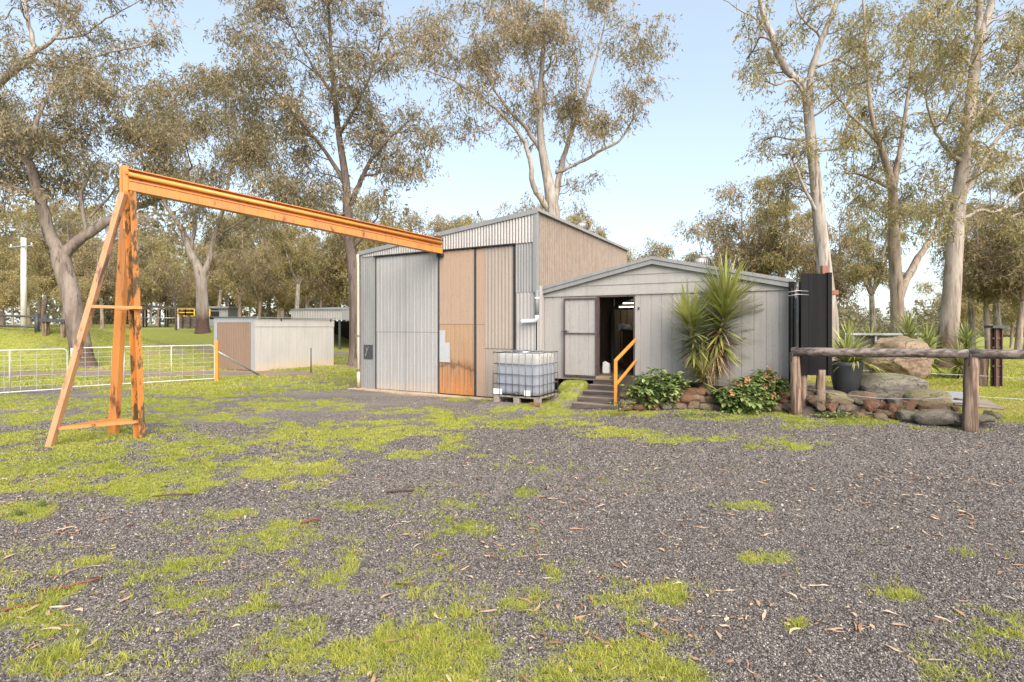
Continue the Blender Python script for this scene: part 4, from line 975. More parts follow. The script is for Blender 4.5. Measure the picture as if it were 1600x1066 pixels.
# ------------------------------------------------------------------ small shed at the left
c_ = GP(398, 581); ss = empty('garden_shed', c_, YAW); tag(ss, 'small flat roofed off white shed with a brown door', 'shed')
SL, SF = 4.15, 2.75     # depth along ED, front width along -ER
zt = HC + 14 * c_.y / F + .02
sheet_obj('front_wall', M['small_frame'], ss, -SF, -SF + .24, 0, zt, y=0, pitch=.4, amp=-.003, kind='rib')
sheet_obj('front_wall', M['small_frame'], ss, -.24, 0, 0, zt, y=0, pitch=.4, amp=-.003, kind='rib')
m = MB(); m.box(-SF + .24, -.24, -.0, .05, zt - .22, zt); m.build('lintel', M['small_frame'], ss)
sheet_obj('door', M['small_door'], ss, -SF + .25, -.25, .04, zt - .225, y=.01, pitch=.16, amp=-.006, kind='rib')
for side, mat in ((0.0, M['small_shed']), (-SF, M['small_shed'])):
    v = []; f = []; k = 0; y = 0.0; ys = [0.0]; xo = [0.0]
    while y < SL - .1:
        for dy, dd in ((.27, 0), (.275, .012), (.285, .012), (.29, 0)):
            ys.append(min(y + dy, SL)); xo.append(dd)
        y += .29
    ys.append(SL); xo.append(0)
    for a_, b_ in zip(ys, xo):
        sg = -1 if side == 0 else 1
        v += [(side + sg * b_, a_, 0), (side + sg * b_, a_, zt - .10)]
    for i in range(len(ys) - 1): f.append((2 * i, 2 * i + 2, 2 * i + 3, 2 * i + 1))
    m = MB(); m.add(v, f); m.build('side_wall', mat, ss)
m = MB(); m.box(0.003, .02, 0, SL, zt - .40, zt - .07); m.build('upper_band', M['small_shed'], ss)
m = MB(); m.box(-SF, 0, SL - .02, SL, 0, zt - .12); m.build('back_wall', M['small_shed'], ss)
roof_sheet('roof', M['corr_old'], ss, -SF - .1, zt + .02, .12, zt - .02, -.08, SL + .08, pitch=.09, amp=.014)
m = MB()
for yy in (1.2, 3.9): m.box(.022, .05, yy, yy + .05, zt - .16, zt - .05)
build_each(m, 'rafter_end', M['dark_steel'], ss)

# ------------------------------------------------------------------ far open shed behind
cp = P(553, 546, 42); cp.z = 0
cs = empty('machinery_shed', cp, YAW * 0); tag(cs, 'open fronted grey metal machinery shed far behind the small shed', 'shed')
zc0, zc1 = P(500, 500, 42).z, P(500, 483, 42).z
x0 = (455 - 553) / F * 42; xq = (534 - 553) / F * 42; x2 = 4.0
m = MB(); m.add(*sheet(x0, xq, zc0, zc1, y=0, pitch=.2, amp=.02)); m.build('fascia', M['cream_sheet'], cs)
m = MB(); m.bar((xq, 0, (zc0 + zc1) / 2), (x2, 4.2, (zc0 + zc1) / 2 + .1), .06, zc1 - zc0); m.build('fascia', M['grey_sheet'], cs)
m = MB(); m.add([(x0, -.1, zc1), (xq, -.1, zc1), (x2, 4.2, zc1 + .05), (x2, 10, zc1 + .5), (x0, 10, zc1 + .5)], [(0, 1, 2, 3, 4)]); o = m.build('roof', M['corr_old'], cs); so = o.modifiers.new('t', 'SOLIDIFY'); so.thickness = .05
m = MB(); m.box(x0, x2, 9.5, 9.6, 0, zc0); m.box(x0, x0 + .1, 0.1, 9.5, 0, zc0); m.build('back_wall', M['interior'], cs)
m = MB(); m.box((548 - 553) / F * 42 - .07, (548 - 553) / F * 42 + .07, .4, .54, -.1, zc0 + .05); m.build('post', M['orange_rail'], cs)
m = MB(); m.box(xq - .3, xq - .15, .1, .25, 0, zc0); m.build('post', M['dark_steel'], cs)
m = MB()
for zz in (.5, 1.75): m.box(xq, x2, 3.0, 3.08, zz, zz + .09)
m.box(xq + .2, xq + 1.3, 4.0, 4.1, .1, zc0 - .1); build_each(m, 'stall_rail', M['dark_steel'], cs)
m = MB(); m.box(xq + .1, xq + .9, 5.0, 5.1, .1, zc0 - .25); m.build('stall_panel', M['corr_old'], cs)

# ------------------------------------------------------------------ left background furniture
up = P(37, 515, 41); up.z = hz(up.x, up.y); ph_ = P(37, 372, 41).z - up.z
pl = empty('utility_pole', up); tag(pl, 'pale timber utility pole standing above the left bank', 'utility pole')
m = MB(); m.tube([(0, 0, -.3), (0, 0, ph_)], [.21, .17], 12); m.build('pole', M['pole'], pl, True)
m = MB(); m.bar((-.95, -.2, ph_ - .75), (.95, -.2, ph_ - .6), .08, .08); m.build('crossarm', M['galv'], pl)
for s in (-.8, .3, .8):
    m = MB(); m.lathe([(.03, 0), (.06, .05), (.03, .1), (.06, .14), (.02, .2)], 8, (s, -.2, ph_ - .66 + s * .08)); m.build('insulator', M['white_plastic'], pl, True)
def on_ground(px, d):
    x = (px - 800) / F * d; return Vector((x, d, hz(x, d)))
bf = empty('black_rail_fence', on_ground(58, 26.5)); tag(bf, 'black two rail fence on top of the grassy bank', 'fence')
o = bf.location
bz_ = P(58, 490, 26.5).z - o.z
m = MB(); m.tube([(0, 0, -.2), (0, 0, bz_)], .10, 10); m.build('post', M['dark_steel'], bf, True)
for py in (495, 511):
    m = MB(); a = P(58, py, 26.5) - o; b = P(-40, py - 3, 26.8) - o; m.tube([a, b], .05, 8); m.build('rail', M['dark_steel'], bf, True)
m = MB(); q_ = P(66, 492, 26.6) - o; m.tube([(q_.x, .3, -.2), (q_.x, .3, q_.z)], .09, 10); m.build('post', M['dark_steel'], bf, True)
bt = empty('bench_table', on_ground(75, 26.2)); tag(bt, 'low dark bench on the bank beside the large grey trunk', 'bench')
o = bt.location; a = P(66, 500, 26.2) - o; b = P(106, 502, 26.4) - o
m = MB(); m.bar(a, b, .5, .16); m.build('top', M['dark_steel'], bt)
for q_ in (.15, .85):
    m = MB(); c = a + (b - a) * q_; m.bar((c.x, c.y, -.3), (c.x, c.y, c.z - .085), .2, .2); m.build('leg', M['post_wood'], bt)
# pergola, platform
pg = empty('pergola', on_ground(262, 62)); tag(pg, 'dark open pergola frame with a sagging roof in the far paddock', 'pergola'); o = pg.location
m = MB(); pts = [P(px, py, 62) - o for px, py in ((218, 478), (240, 479), (262, 481), (290, 482), (330, 483))]
for a, b in zip(pts, pts[1:]): m.bar(a, b, 3.0, .22)
m.build('roof', M['dark_steel'], pg)
for px in (224, 229, 250, 258, 262, 300):
    m = MB(); c = P(px, 484, 62 + (px % 3)) - o; m.tube([(c.x, c.y, -.4), (c.x, c.y, c.z)], .09, 6); m.build('post', M['dark_steel'], pg, True)
m = MB(); a = P(221, 497, 61) - o; b = P(276, 497, 61) - o; m.tube([a, b], .05, 6); m.build('rail', M['galv'], pg, True)
yp = empty('loading_platform', on_ground(298, 56)); tag(yp, 'loading platform with yellow railings and timber retaining wall in the paddock', 'platform'); o = yp.location
m = MB(); a = P(283, 513, 56) - o; b = P(306, 513, 56) - o; top_ = P(283, 495, 56).z - o.z
for k in range(5): m.bar((a.x, a.y + .05 * k, -.2 + (top_ + .2) * (k + .5) / 5), (b.x, b.y + .05 * k, -.2 + (top_ + .2) * (k + .5) / 5), .12, (top_ + .2) / 5 * .94)
m.build('retaining_wall', M['timber'], yp)
for px in (283, 295, 305): 
    m = MB(); c = P(px, 505, 55.8) - o; m.box(c.x - .13, c.x + .13, c.y - .1, c.y + .1, -.3, top_ + .1); m.build('post', M['timber'], yp)
m = MB(); c = P(279, 505, 56) - o; m.box(c.x - .12, c.x + .12, c.y - .1, c.y + .1, -.3, top_); m.build('white_post', M['white_pipe'], yp)
m = MB()
for px0, px1 in ((278, 290), (290, 304), (312, 328)):
    a0, a1 = P(px0, 494, 56.2) - o, P(px1, 494, 56.2) - o; t_ = P(px0, 483, 56.2) - o
    for a in (a0, a1): m.bar((a.x, a.y, a.z), (a.x, a.y, t_.z), .1, .1, (0, 1, 0))
    for q_ in (0, .5, 1): m.bar((a0.x, a0.y, a0.z + (t_.z - a0.z) * q_), (a1.x, a1.y, a0.z + (t_.z - a0.z) * q_), .08, .08)
build_each(m, 'railing', M['yellow'], yp)
m = MB(); a = P(304, 494, 56.3) - o; b = P(322, 514, 57) - o; m.bar(a, b, 1.2, .15); m.build('ramp', M['yellow'], yp)
wt = empty('site_hut', on_ground(335, 66)); tag(wt, 'far grey blue flat roofed hut behind the brown door shed', 'hut'); o = wt.location
m = MB(); m.box(-1.5, 1.7, 0, 3, -.2, P(335, 482, 66).z - o.z); m.build('wall', M['small_frame'], wt)
m = MB(); m.box(-1.8, 2.0, -.4, 3.2, P(335, 482, 66).z - o.z, P(335, 479, 66).z - o.z); m.build('roof', M['corr_old'], wt)
m = MB(); m.box(-.6, .6, -.02, 0, .9, 1.9); m.build('window', M['black'], wt)

# ------------------------------------------------------------------ right side: fence, screen, pot, boulders
KD, ZG = 0.892, 0.20
def log(m, pts, rad, n=12, wob=.006, seed=1):
    rr = random.Random(seed); pts2 = []; r2 = []
    for i in range(len(pts) - 1):
        for k in range(6):
            t = k / 6; p = Vector(pts[i]).lerp(Vector(pts[i + 1]), t); pts2.append(p + Vector((rr.uniform(-wob, wob), rr.uniform(-wob, wob), rr.uniform(-wob, wob)))); r2.append((rad[i] * (1 - t) + rad[i + 1] * t) * rr.uniform(.95, 1.05))
    pts2.append(Vector(pts[-1])); r2.append(rad[-1]); m.tube(pts2, r2, n)
p1 = GP(1244, 648); p2 = GP(1515, 668)
p1.z = hz(p1.x, p1.y); p2.z = hz(p2.x, p2.y)
t1 = P0(1242, 552, p1.y); t2 = P0(1518, 556, p2.y)
rf = empty('log_fence', p1); tag(rf, 'rustic round log rail fence in front of the boulders', 'fence'); o = p1
m = MB(); log(m, [Vector((0, 0, -.1)), t1 - o + Vector((0, 0, .02))], [.092, .088], seed=2); m.build('post', M['post_wood'], rf, True)
m = MB(); log(m, [p2 - o + Vector((0, 0, -.1)), t2 - o], [.105, .10], seed=3); m.build('post', M['post_wood'], rf, True)
ra = P0(1236, 550, p1.y - .02); rb = P0(1522, 553, p2.y - .05); rc = rb + (rb - ra) * .9
m = MB(); log(m, [ra - o, rb - o], [.08, .073], seed=4); m.build('rail', M['rail_wood'], rf, True)
m = MB(); log(m, [rb - o + Vector((-.06, .03, .0)), rc - o], [.077, .07], seed=5); m.build('rail', M['rail_wood'], rf, True)
p3 = p2 + (p2 - p1) * .92; m = MB(); log(m, [p3 - o + Vector((0, 0, -.1)), p3 - o + Vector((0, 0, 1.25))], [.12, .11], seed=6); m.build('post', M['post_wood'], rf, True)
m = MB()
for f0, f1 in ((.46, .42), ):
    a = Vector((0, -.1, 0)) + (t1 - p1) * f0; b = (p2 - o) + (t2 - p2) * f0; mid = (a + b) / 2 + Vector((0, 0, -.12)); m.tube([a, (a + mid) / 2 + Vector((0, 0, -.03)), mid, (b + mid) / 2 + Vector((0, 0, -.03)), b, b + (b - a) * .9], .004, 5)
m.build('wire', M['galv'], rf, True)
m = MB()
for q_, pt in ((t1 - o, 0), (t2 - o, 1)):
    m.tube([q_ + Vector((-.11, -.08, -.16)), q_ + Vector((-.10, -.1, -.02)), q_ + Vector((-.08, -.06, .1)), q_ + Vector((.06, .02, .12)), q_ + Vector((.10, .1, -.05))], .009, 5)
build_each(m, 'tie_wire', M['dark_steel'], rf, True)
# back rail fence
q1 = GP(1300, 600, .2); q2 = GP(1542, 605); q3 = q2 + (q2 - q1) * .8
bk = empty('log_fence', q2); tag(bk, 'second log rail fence running behind the boulders', 'fence'); o = q2
m = MB(); log(m, [Vector((0.05, .2, -.1)), P0(1545, 553, q2.y) - o + Vector((.05, .2, 0))], [.12, .11], seed=8); m.build('post', M['post_wood'], bk, True)
m = MB(); log(m, [P0(1298, 553, q1.y + 1) - o, P0(1545, 553, q2.y) - o + Vector((0, .2, 0)), P0(1690, 556, q2.y - .6) - o], [.085, .085, .08], seed=9); m.build('rail', M['rail_wood'], bk, True)
m = MB(); m.tube([P0(1330, 578, q1.y) - o, P0(1545, 588, q2.y) - o, P0(1690, 597, q2.y - .6) - o], .006, 5); m.build('wire', M['galv'], bk, True)
sp = GP(1539, 603); spo = empty('steel_post', sp + Vector((0, -.35, 0))); tag(spo, 'rusty brown steel post with a flat cap in the lawn', 'post')
hh = P0(1539, 524, sp.y).z
m = MB(); m.box(-.09, .09, -.02, .02, -.1, hh); m.box(-.09, -.07, -.09, .09, -.1, hh - .01); m.box(.07, .09, -.09, .09, -.1, hh - .01); m.build('column', plain('brown rust', (.11, .06, .045), .8), spo)
m = MB(); m.box(-.22, .22, -.14, .14, hh, hh + .07); m.build('cap', M['dark_steel'], spo)
m = MB()
for zz in (.55, .8, 1.05, 1.3): m.box(-.14, .14, -.045, -.021, zz, zz + .05)
build_each(m, 'bracket', plain('brown rust dark', (.09, .05, .04), .8), spo)
# dark screen
scd = 11.2 * KD; sb = P0(1273, 617, scd); sb.z = hz(sb.x, sb.y)
sc_ = empty('ribbed_screen', sb); tag(sc_, 'tall black ribbed screen panel on timber stumps beside the shed corner', 'screen'); o = sb
xa, xb = P0(1250, 500, scd).x - o.x, P0(1296, 500, scd).x - o.x; za, zb2 = P0(1273, 586, scd).z - o.z, P0(1273, 428, scd).z - o.z
sheet_obj('panel', M['black_rubber'], sc_, xa, xb - .07, za, zb2, y=-.04, pitch=.30, amp=.006, kind='rib')
m = MB(); m.box(xb - .07, xb + .01, -.07, .03, za - .01, zb2 + .02); m.build('edge_fold', M['black_rubber'], sc_, bevel=.006)
m = MB(); log(m, [(xb - .16, .0, -.1), (xb - .16, .0, za + .1)], [.085, .08], seed=12); log(m, [(xa + .1, .08, -.1), (xa + .1, .08, za + .2)], [.07, .07], seed=13); build_each(m, 'stump', M['post_wood'], sc_, True)
m = MB(); m.box(xb - .12, xb + .0, .02, .10, zb2 - .02, zb2 + .16); m.box(xb + .012, xb + .18, .0, .1, zb2 - .40, zb2 - .31); build_each(m, 'steel_offcut', M['rusty_orange'], sc_, bevel=.006)
r2 = empty('side_screen', Vector((P0(1238, 500, scd + .3).x, scd + .3, hz(sb.x, sb.y)))); tag(r2, 'narrow black panel filling the gap beside the shed corner', 'screen')
m = MB(); m.box(-.06, .26, 0, .03, za - .2, zb2 - .12); m.build('panel', M['black_rubber'], r2, bevel=.004)
m = MB(); m.box(-.03, -.005, -.02, .0, za - .05, zb2 - .25); m.build('edge_strip', M['dark_steel'], r2)
vp = empty('vertical_pipe', Vector((P0(1244, 500, scd - .1).x, scd - .1, hz(sb.x, sb.y)))); tag(vp, 'black weathered pole tied with wire in front of the side screen', 'pole')
m = MB(); log(m, [(0, 0, 0), (0, 0, zb2 - .16)], [.04, .036], seed=15); m.build('pole', painted('charred pole', (.02, .018, .017), (.3, .25, .2), .53, .57, rough=1.0), vp, True)
m = MB()
for zz in (zb2 - .4, zb2 - .33): m.tube([(-.18, -.06, zz - .03), (0, -.065, zz), (.2, -.05, zz - .01)], .008, 5)
build_each(m, 'tie_wire', M['galv'], vp, True)

def strap_plant(m_v, center, n, L, W, elev, droop, rng_, tint=(0, 1), up=0.0):
    """long narrow leaves from a point; returns verts faces tints"""
    V = []; Fc = []; T = []
    for i in range(n):
        a = rng_.uniform(0, 6.283); e = rng_.uniform(*elev); l = L * rng_.uniform(.75, 1.1); w = W * rng_.uniform(.8, 1.2)
        d = Vector((math.cos(a) * math.cos(e), math.sin(a) * math.cos(e), math.sin(e))); s = d.cross(Vector((0, 0, 1)))
        s = s.normalized() if s.length > .01 else Vector((1, 0, 0))
        k = len(V); t = rng_.uniform(*tint); p = Vector(center); dd = d.copy(); seg = 4
        for j in range(seg + 1):
            q = j / seg; ww = w * (.55 + .9 * q if q < .4 else (1 - q) * 1.5 + .02)
            nrm = s.cross(dd).normalized()
            V += [p - s * ww / 2 + nrm * ww * .15, p + s * ww / 2 + nrm * ww * .15]; T += [t, t]
            p = p + dd * (l / seg); dd = (dd + Vector((0, 0, -droop * (q + .3)))).normalized()
        for j in range(seg): Fc.append((k + 2 * j, k + 2 * j + 1, k + 2 * j + 3, k + 2 * j + 2))
    return V, Fc, T
def strap_obj(name, mat, parent, specs, seed=1):
    V = []; Fc = []; T = []; r_ = random.Random(seed)
    for sp_ in specs:
        v, f, t = strap_plant(None, rng_=r_, **sp_); k = len(V); V += v; Fc += [tuple(i + k for i in q) for q in f]; T += t
    me = mesh_from(name, V, Fc, True); set_tint(me, T); return link(name, me, mat, parent)

pd_ = 11.55; pb = P(1322, 616, pd_); pb.z = hz(pb.x, pb.y)
pt = empty('potted_plant', pb); tag(pt, 'strappy green plant in a tall charcoal pot beside the black screen', 'potted plant')
m = MB(); m.lathe([(.17, 0), (.19, .02), (.25, .30), (.285, .58), (.29, .66), (.26, .66), (.25, .60)], 24); m.build('pot', M['pot'], pt, True)
m = MB(); m.lathe([(.255, .59), (.01, .60)], 16); m.build('soil', M['soil'], pt)
strap_obj('leaves', M['yucca'], pt, [dict(center=(0, 0, .60), n=120, L=.85, W=.05, elev=(.3, 1.45), droop=.55, tint=(.35, 1)), dict(center=(.16, -.05, .64), n=90, L=.75, W=.042, elev=(-.1, .9), droop=.5, tint=(.3, 1))], 4)

# rocks
def rock_mesh(name, seed, sub=3, rough=.22, block=0, cuts=5):
    bm = bmesh.new(); bmesh.ops.create_icosphere(bm, subdivisions=sub, radius=1.0)
    r_ = random.Random(seed); planes = []
    for k in range(cuts):
        n = Vector((r_.gauss(0, 1), r_.gauss(0, 1), r_.gauss(0, .8))).normalized(); planes.append((n, r_.uniform(.5, .82) if not block else r_.uniform(.8, 1.1)))
    from mathutils import noise as mn
    off = Vector((seed * 3.1, seed * 1.7, seed * .9))
    for v in bm.verts:
        c = v.co.copy()
        if block: c /= (abs(c.x) ** block + abs(c.y) ** block + abs(c.z) ** block) ** (1 / block)
        for n, d in planes:
            q = c.dot(n)
            if q > d: c -= n * (q - d) * .92
        c += c.normalized() * (mn.noise(c * 1.3 + off) * rough + mn.noise(c * 3.7 + off) * rough * .45 + mn.noise(c * 9 + off) * rough * .16)
        v.co = c
    # unit bounding box, resting on z=0
    lo = [min(v.co[i] for v in bm.verts) for i in range(3)]; hi = [max(v.co[i] for v in bm.verts) for i in range(3)]
    for v in bm.verts:
        for i in range(3): v.co[i] = (v.co[i] - lo[i]) / (hi[i] - lo[i]) - (.5 if i < 2 else 0)
    me = bpy.data.meshes.new(name); bm.to_mesh(me); bm.free()
    me.polygons.foreach_set('use_smooth', np.ones(len(me.polygons), bool)); me.set_sharp_from_angle(angle=R(28)); return me
RM = {}
for ci, key in enumerate(('rock_orange', 'rock_brown', 'rock_grey', 'rock_olive')):
    for k in range(4):
        me = rock_mesh('rock', ci * 10 + k + 1, 3, .14, 5, cuts=11); me.materials.append(M[key]); RM[(key, k)] = me
def rock(loc, size, key, label, group, rz=0, tilt=(0, 0), name='rock'):
    o = bpy.data.objects.new(name, RM[(key, rnd.randrange(4))]); COL.objects.link(o); o.location = loc; o.scale = size; o.rotation_euler = (tilt[0], tilt[1], rz)
    tag(o, label, 'rock', group); return o
KW = {'rock_orange': 'rust orange', 'rock_brown': 'brown', 'rock_grey': 'grey', 'rock_olive': 'olive lichened'}
# stacked edging under the shrubs
xx = 2.34
while xx < 5.9:
    zone = 'beside the timber steps' if xx < 2.95 else ('between the two leafy shrubs' if xx < 4.2 else ('under the flowering shrub' if xx < 5.0 else 'around the log fence post'))
    for lay in range(3):
        w = rnd.uniform(.24, .42); h = rnd.uniform(.13, .2); dpt = rnd.uniform(.22, .32)
        x = xx + rnd.uniform(-.04, .04) + (w * .4 if lay == 1 else 0); y = float(wall_y(x)) + .08 + lay * .09 + rnd.uniform(-.03, .03)
        key = rnd.choices(('rock_orange', 'rock_brown', 'rock_grey', 'rock_olive'), (.42, .38, .12, .08))[0]
        rock((x, y, hz(x, float(wall_y(x)) - .3) + lay * .125 - .03), (w, dpt, h), key, f"{KW[key]} rock, {'bottom row' if lay == 0 else 'upper row'} of the stone edging {zone}", 'stones of the low stacked edging', rnd.uniform(-.5, .5), (rnd.uniform(-.15, .15), rnd.uniform(-.2, .2)))
    xx += rnd.uniform(.2, .3)
# explicit stones of the right hand pile: px, py(bottom), w px, h px, kind
PILE = [(1303, 634, 46, 20, 'rock_olive', 'long flat olive rock below the charcoal pot'), (1343, 633, 36, 20, 'rock_brown', 'flat brown rock beside the long olive rock'), (1262, 628, 30, 22, 'rock_brown', 'tilted brown slab rock behind the left fence post'),
 (1364, 640, 14, 16, 'rock_orange', 'orange block in front of the grey boulder'), (1378, 640, 18, 12, 'rock_orange', None), (1394, 648, 17, 16, 'rock_orange', None), (1408, 636, 22, 10, 'rock_orange', None), (1398, 655, 14, 9, 'rock_orange', None),
 (1445, 646, 18, 14, 'rock_orange', 'orange rock under the oval olive boulder'), (1466, 650, 24, 15, 'rock_orange', 'bright orange rock below the end of the oval boulder'), (1418, 659, 30, 17, 'rock_grey', 'grey angular rock in front of the orange rubble'), (1456, 664, 48, 22, 'rock_grey', 'broad dark grey rock beside the right fence post'),
 (1497, 663, 28, 16, 'rock_grey', 'dark round rock touching the right fence post'), (1376, 658, 17, 12, 'rock_brown', None), (1352, 650, 18, 12, 'rock_brown', None), (1340, 655, 18, 11, 'rock_brown', None), (1385, 662, 20, 8, 'rock_brown', None), (1325, 646, 20, 14, 'rock_grey', None), (1308, 650, 24, 14, 'rock_brown', None),
 (1285, 645, 22, 16, 'rock_grey', None), (1290, 634, 18, 12, 'rock_brown', None), (1270, 652, 16, 10, 'rock_orange', None), (1428, 640, 14, 9, 'rock_orange', None), (1412, 646, 14, 10, 'rock_orange', None), (1360, 662, 14, 8, 'rock_orange', None), (1338, 640, 16, 9, 'rock_orange', None),
 (1535, 658, 26, 9, 'rock_grey', 'low grey rock in the grass right of the fence post'), (1550, 652, 22, 10, 'rock_olive', 'mossy rock in the grass right of the fence post'), (1478, 656, 20, 14, 'rock_grey', None), (1430, 650, 16, 10, 'rock_brown', None), (1372, 648, 14, 9, 'rock_orange', None), (1386, 650, 12, 9, 'rock_brown', None)]
for px, py, w, h, key, lab in PILE:
    d0 = (HC - .0) * F / (665 - 510) * (1.0) + (665 - py) * .022 + (1500 - px) * .0042
    lo = P(px, py, d0); sc = d0 * KD / F
    rock((lo.x, lo.y, lo.z - .02), (w * sc * 1.12, max(w, h) * sc * .95, h * sc * 1.2), key, lab or f'small {KW[key]} rock in the rubble pile in front of the boulders', 'rubble in front of the boulders' if not lab else 'named stones of the rock garden', rnd.uniform(-.5, .5) if not lab else rnd.uniform(-.2, .2), (rnd.uniform(-.15, .15), rnd.uniform(-.2, .2)))
    # earth packing so that upper stones rest on the heap
for _ in range(46):
    px = rnd.uniform(1270, 1500); dd = 11.05 - (px - 1240) * .0031 + rnd.uniform(-.05, .7); x = P(px, 600, dd).x
    key = rnd.choices(('rock_orange', 'rock_brown', 'rock_grey'), (.42, .36, .22))[0]; w = rnd.uniform(.14, .28)
    y = dd * KD; rock((x, y, .20 + .22 * min(1, max(0, dd - 10.85 + (px - 1240) * .0031) / .5)), (w, w * .8, w * rnd.uniform(.5, .75)), key, f'small {KW[key]} rock in the rubble pile in front of the boulders', 'rubble in front of the boulders', rnd.uniform(0, 6), (rnd.uniform(-.2, .2), rnd.uniform(-.2, .2)))
heap_v = []
def boulder(px0, px1, py0, py1, d, mat, label, seed, dep=.8, cuts=6, rough=.16, tilt=0, block=0):
    s = d * KD / F; a = P((px0 + px1) / 2, py1, d); me = rock_mesh('boulder', seed, 5, rough, block, cuts); me.materials.append(mat)
    o = bpy.data.objects.new('boulder', me); COL.objects.link(o); o.location = (a.x, a.y + (px1 - px0) * s * dep * .3, a.z - .04); o.scale = ((px1 - px0) * s, (px1 - px0) * s * dep, (py1 - py0) * s * 1.06 + .04); o.rotation_euler = (0, 0, tilt)
    tag(o, label, 'boulder', 'large boulders of the rock garden'); return o
boulder(1370, 1462, 529, 594, 14.6, M['rock_tan'], 'largest tan boulder standing behind the log rail', 101, .8, 9, .14, 0, 3.2)
boulder(1349, 1456, 588, 630, 11.3, M['rock_grey'], 'grey brown flat topped boulder in front of the largest one', 102, .7, 1, .10, 0, 3.4)
boulder(1424, 1493, 611, 637, 10.6, M['rock_olive'], 'smooth oval olive boulder on top of the orange rocks', 103, .6, 1, .06, 0, 2.3)
# corrugated offcut slabs and slab under the boulder
for k, (px, py, d, L, W, rz, lab) in enumerate(((1452, 617, 11.9, 1.75, 1.3, -.35, 'sheet of grey corrugated iron lying beside the flat topped boulder'), (1352, 602, 12.9, .9, .8, -.2, 'small sheet of corrugated iron lying behind the charcoal pot'))):
    a = P(px, py, d); m = MB(); v, f = sheet(-L / 2, L / 2, -W / 2, W / 2, pitch=.12, amp=.018); m.add([(x, z, y) for x, y, z in v], f)
    o = m.build('corrugated_sheet', M['corr_old']); so = o.modifiers.new('t', 'SOLIDIFY'); so.thickness = .006; o.location = (a.x, a.y, max(a.z, hz(a.x, a.y) + .04)); o.rotation_euler = (0, 0, rz + 1.2); tag(o, lab, 'iron sheet', 'corrugated iron sheets in the rock garden')
pth = MB(); cs_ = [GP(1492, 634), GP(1570, 641), GP(1535, 622), GP(1490, 618)]
pth.add([(c.x, c.y, hz(c.x, c.y) + .03) for c in cs_] + [(c.x, c.y, hz(c.x, c.y) - .1) for c in cs_], [(0, 1, 2, 3), (0, 4, 5, 1), (1, 5, 6, 2), (2, 6, 7, 3), (3, 7, 4, 0)])
o = pth.build('path', plain('pale slab', (.19, .15, .115), .9, 0, .3, 3)); tag(o, kind='structure')
# soil mound carrying the stone pile
def soil_heap():
    n = 26; v = []; f = []
    for i in range(n + 1):
        for j in range(7):
            px = 1240 + 270 * i / n; t = j / 6
            xw = P(px, 600, 10.9 - (px - 1240) * .0028).x; y0 = (10.95 - (px - 1240) * .0030) * KD; y = y0 + t * .9
            v.append((xw + rnd.uniform(-.03, .03), y, hz(xw, y0 - .3) + .0 + .25 * math.sin(min(1, t * 1.4) * math.pi / 2) * math.sin(math.pi * min(1, .12 + i / n * .95)) ** .5 + rnd.uniform(-.02, .02)))
    for i in range(n):
        for j in range(6): f.append((i * 7 + j, (i + 1) * 7 + j, (i + 1) * 7 + j + 1, i * 7 + j + 1))
    m = MB(); m.add(v, f); o = m.build('soil_mound', M['soil'], None, True); tag(o, kind='structure')
soil_heap()
# glass / mesh pen behind
gp = empty('low_panel_fence', P(1322, 549, 19)); o = gp.location; o.z = hz(o.x, o.y); tag(gp, 'low panel enclosure with a grey top rail behind the tan boulder', 'fence')
o = gp.location.copy(); mm, nt, b = new_mat('smoked mesh'); b.inputs['Base Color'].default_value = (.10, .085, .07, 1); b.inputs['Roughness'].default_value = .3; b.inputs['Alpha'].default_value = .72
tz = P(1322, 522, 19).z - o.z
m = MB(); a = P(1318, 522, 19) - o; b_ = P(1436, 522, 18.6) - o; m.bar((a.x, a.y, tz), (b_.x, b_.y, tz), .25, .06); m.build('top_rail', M['galv'], gp)
m = MB(); m.bar((a.x + .25, a.y + .02, tz / 2), (b_.x - .05, b_.y + .02, tz / 2), .015, tz - .1); m.build('panel', mm, gp)
for q_ in (.02, .12, .42, .72, .97):
    m = MB(); c = a.lerp(b_, q_); m.box(c.x - .03, c.x + .03, c.y - .05, c.y + .0, -.1, tz - .03); m.build('post', M['galv'], gp)

# ------------------------------------------------------------------ yuccas and shrubs
yd = 12.2
yb = P(1085, 622, yd); yb.z = hz(yb.x, yb.y)
yc = empty('yucca', yb); tag(yc, 'tall three headed yucca growing against the shed wall', 'yucca'); o = yb
def yhead(name, pts, n, L, W, seed, parent, dead=40):
    """leafy stem: rosette leaves all along the upper stem"""
    specs = []; np_ = len(pts)
    for i, p in enumerate(pts):
        q = i / (np_ - 1); e0 = -.55 + 1.0 * q; specs.append(dict(center=p, n=int(n / np_ * (.7 + .8 * q)), L=L * (.85 + .2 * q), W=W, elev=(e0 - .1, e0 + .75 if q < .95 else 1.55), droop=.05, tint=(.1 + .4 * q, .7 + .3 * q)))
    strap_obj(name, M['yucca'], parent, specs, seed)
def stemline(pxs, n, d=yd):
    pts = [P(px, py, d + dd) - o for px, py, dd in pxs]; out = []
    for i in range(n + 1):
        t = i / n * (len(pts) - 1); k = min(int(t), len(pts) - 2); out.append(pts[k].lerp(pts[k + 1], t - k))
    return out
s1 = stemline([(1120, 540, 0), (1130, 500, 0), (1133, 470, -.05)], 9); s2 = stemline([(1085, 545, .1), (1082, 520, .1), (1076, 500, .05)], 6); s3 = stemline([(1098, 598, -.1), (1099, 585, -.15)], 2)
yhead('rosette', s1, 360, .98, .064, 21, yc); yhead('rosette', s2, 190, .82, .058, 22, yc); yhead('rosette', s3, 80, .66, .05, 23, yc)
